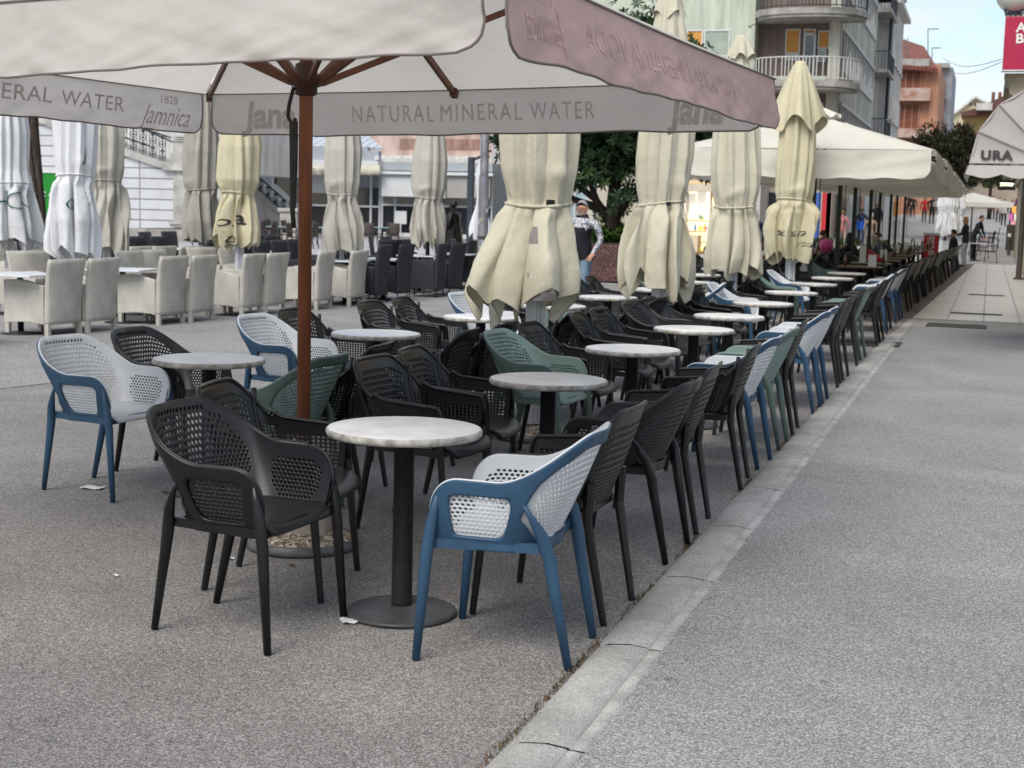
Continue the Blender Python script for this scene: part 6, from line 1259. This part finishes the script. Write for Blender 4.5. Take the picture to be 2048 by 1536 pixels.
M_crim=mat('crimson sign face',(.36,.012,.055),.35,.05,2); b=MB(); b.box(0,1.15,-.09,.09,Z(149),Z(47)); b.build('panel',M_crim,sg,bevel=.006); b=MB(); b.box(-.012,1.16,-.10,.10,Z(151),Z(149)); b.box(-.012,0,-.1,.1,Z(149),Z(46)); b.build('frame',M_wfr,sg)
for s_,yy in (('Addiko',69),('Bank',90)):
    vs,fs=textmesh(s_,.165,align='LEFT',offset=.004); b=MB(); b.add([(.135+x*1.05,-.096,Z(yy)+y) for x,y,z in vs],fs); b.build('lettering',M_menu,sg)
gl_=AD(2031,-10,18.2); t=thing('globe_lamp',(gl_[0],gl_[1],0),0,'milky glass globe lamp above the crimson sign, cut by the top edge','lamp')
b=MB(); b.lathe([(.235*math.sin(a),gl_[2]-.235*math.cos(a)) for a in np.linspace(.25,3.1,16)],n=32); b.build('globe',mat('milky globe',(.55,.56,.5),.15,.1,3,spec=.7),t)
b=MB(); b.lathe([(.02,gl_[2]-.42),(.05,gl_[2]-.4),(.04,gl_[2]-.32),(.10,gl_[2]-.25),(.08,gl_[2]-.22)],n=16); b.bar((0,0,gl_[2]-.4),(.9,.2,gl_[2]-.55),.05); b.build('bracket',M_ironw,t)
# dutch awning
pv=AD(2110,329,16); R1=.925; aw=thing('dutch_awning',(pv[0],pv[1],pv[2]),0,'pale grey folding dome awning with scalloped hem and dark letters on the right','awning')
an=[R_(x) for x in (0,23,46,69,90)]
P=[(-R1*math.cos(a),R1*math.sin(a)) for a in an]
b=MB(); rows=[]
for s in range(4):
    for k in range(6):
        u=k/6; sg_=1-.025*math.sin(math.pi*u); rows.append([((P[s][0]*(1-u)+P[s+1][0]*u)*sg_,y,(P[s][1]*(1-u)+P[s+1][1]*u)*sg_) for y in np.linspace(0,2.6,20)])
rows.append([(P[4][0],y,P[4][1]) for y in np.linspace(0,2.6,20)]); b.grid(rows)
rows=[]
for rr_ in np.linspace(0,1,8):
    row=[]
    for s in range(4):
        for k in range(6): u=k/6; row.append(((P[s][0]*(1-u)+P[s+1][0]*u)*rr_,.02*math.sin(math.pi*u)*rr_,(P[s][1]*(1-u)+P[s+1][1]*u)*rr_))
    row.append((P[4][0]*rr_,0,P[4][1]*rr_)); rows.append(row)
b.grid(rows); b.build('hood',[M_awn2],aw)
b=MB()
for a in an[:4]: b.bar((0,-.012,0),(-R1*math.cos(a),-.012,R1*math.sin(a)),.008)
b.build('seam',M_pipe,aw)
rows=[]
for i in range(4):
    v=i/3; row=[]
    for x in np.linspace(-R1-.0,.45,110): row.append((x-.03*v*(1 if x<-R1+.05 else 0),-.01-.02*v,-.02-(.10+.045*abs(math.sin((x+R1)*math.pi/.36)))*v))
    rows.append(row)
b=MB(); b.grid(rows)
rows=[[(-R1-.015-.03*v,y,-.02-(.10+.045*abs(math.sin(y*math.pi/.36)))*v) for y in np.linspace(0,2.6,120)] for v in (0,.33,.66,1)]; b.grid(rows); b.build('scalloped_hem',M_awn2,aw)
b=MB(); b.add([(-R1+.03,.05,-.015),(.4,.05,-.015),(.4,2.55,-.0),(-R1+.03,2.55,-.0)],[(0,1,2,3)]); b.build('lining',M_under,aw)
tp=AD(1993,310,16); vs,fs=textmesh('URA',.165,spacing=1.12,offset=.008); b=MB(); b.add([(tp[0]-pv[0]+x*.98,-.014,tp[2]-pv[2]+y*.85) for x,y,z in vs],fs)
for x,y,z in []: pass
b.build('lettering',mat('dark grey print',(.05,.045,.045),.8),aw)
# posts and bollards
def post(px,D,w,h,m,nm,lab,cat):
    p=AD(px,480,D); t=thing(nm,(p[0],p[1],0),0,lab,cat); b=MB(); b.lathe([(w*.8,0),(w*.8,.06),(w*.5,.08),(w*.5,h-.1),(w*.56,h-.08),(w*.5,h),(0,h)],n=16); b.build('shaft',m,t); b=MB(); b.lathe([(w*.95,0),(w*.95,.03),(w*.6,.045)],n=16); b.build('foot',m,t)
M_wp=mat('white painted post',(.5,.53,.56),.5,.1,3); M_dw=mat('dark weathered wood',(.055,.045,.036),.75,.3,6,stretch=(5,5,.5))
post(2042,40,.16,3.1,M_dw,'wooden_post','dark wooden post at the right edge, nearest of the posts','post'); post(2039,52,.13,3.1,M_wp,'awning_post','slim white post behind the dark wooden one','post'); post(2019,60,.15,.95,M_dw,'bollard','low dark bollard beside the bin on the tiled path','bollard')
p=AD(2022,480,64); t=thing('litter_bin',(p[0],p[1],ramp(p[1])),0,'dark litter bin with stickers beside the bollard','bin'); b=MB(); b.box(-.22,.22,-.2,.2,0,1.15); b.build('body',M_dw,t,bevel=.03); b=MB(); b.box(-.15,-.02,-.208,-.202,.6,.75); b.build('sticker',M_menu,t)
# goods racks and lit sign of the far shop
p=AD(2032,440,70); rk=thing('goods_rack',(p[0],p[1],ramp(p[1])),0,'rack of colourful scarves and goods outside a shop on the right','rack'); b=MB(); b.box(-.25,.25,-.3,.3,0,.05); b.box(-.02,.02,-.02,.02,0,2.1); b.build('frame',M_blk,rk)
for k in range(10): b=MB(); x=-.25+.5*((k*3)%5)/4; z=.4+.36*(k//2); b.grid([[(x+.1*u+.01*math.sin(9*v),-.3,z+.34*v) for u in (-1,0,1)] for v in np.linspace(0,1,5)]); b.build('scarf',gm[k%9] if k%3 else mat('plum scarf',(.12,.03,.15),.8),rk)
p=AD(2014,370,78); sn=thing('shop_sign',(p[0],p[1],p[2]),0,'black hanging shop sign with glowing pale letters far up on the right','sign'); b=MB(); b.box(-.45,.45,-.05,.05,-.28,.28); b.build('panel',M_black,sn); b=MB()
for k in range(7): x=-.34+k*.1; b.bar((x,-.06,-.07),(x+.05,-.06,.08 if k%2 else .04),.03,.02)
b.bar((-.36,-.06,.09),(.34,-.06,.07),.02,.03); b.build('glowing_letters',mat('glow letters',(.9,.9,.6),.5,emit=(1,.95,.6),es=2.5),sn); b=MB(); b.bar((.45,0,.3),(1.6,0,.3),.04); b.build('bracket',M_blk,sn)
# litter on the ground
M_pap=mat('white paper',(.62,.62,.62),.7)
def scrap(px,py,w,d,rz,lab,m=M_pap,cat='litter'):
    p=G(px,py); b=MB(); b.grid([[(-w+2*w*i/4,-d+2*d*j/3,.004+.004*math.sin(i*1.7+j*2.1)) for i in range(5)] for j in range(4)]); o=b.build('paper_scrap',m,loc=(p[0],p[1],.001)); o.rotation_euler=(0,0,rz); tag(o,lab,cat)
scrap(185,976,.06,.04,.2,'white paper slip on the asphalt under the left white chair'); scrap(697,1243,.03,.035,.6,'small white paper corner beside the nearest table base'); scrap(232,1152,.012,.008,.3,'tiny pale scrap on the open asphalt at left'); scrap(462,1118,.014,.012,.9,'tiny curled scrap behind the nearest charcoal chair'); scrap(530,1118,.018,.006,.1,'cigarette end beside the gravel parasol base'); scrap(1368,1064,.016,.008,.2,'cigarette end between chair legs near the kerb')
M_leafd=mat('dead brown leaf',(.10,.055,.03),.8,.2,30)
scrap(330,985,.02,.015,.4,'dead brown leaf left of the nearest charcoal chair',M_leafd,'leaf'); scrap(585,1132,.014,.01,.4,'dead brown leaf before the gravel parasol base',M_leafd,'leaf')
r8=np.random.RandomState(2); b=MB()
for i in range(900):
    y=r8.choice([3.4,3.9,4.35,4.75,5.6,6.6,8.3,9.9,12.])+r8.randn()*.16; x=-1.272+r8.randn()*.008; a=r8.rand()*6.28; L_=.012+.014*r8.rand(); d=np.array([math.cos(a)*.6,math.sin(a)*.6,.5+.6*r8.rand()])*L_; v=np.array([-math.sin(a),math.cos(a),0])*.003; p0=np.array([x,y,0])
    b.add([p0-v,p0+v,p0+d],[(0,1,2)],int(r8.rand()<.5))
tag(b.build('kerb_weeds',[mat('olive moss',(.06,.06,.02),.8),M_leafd]),'small weeds and moss growing in the joint along the kerb','weeds',kind='stuff')
#NEXT
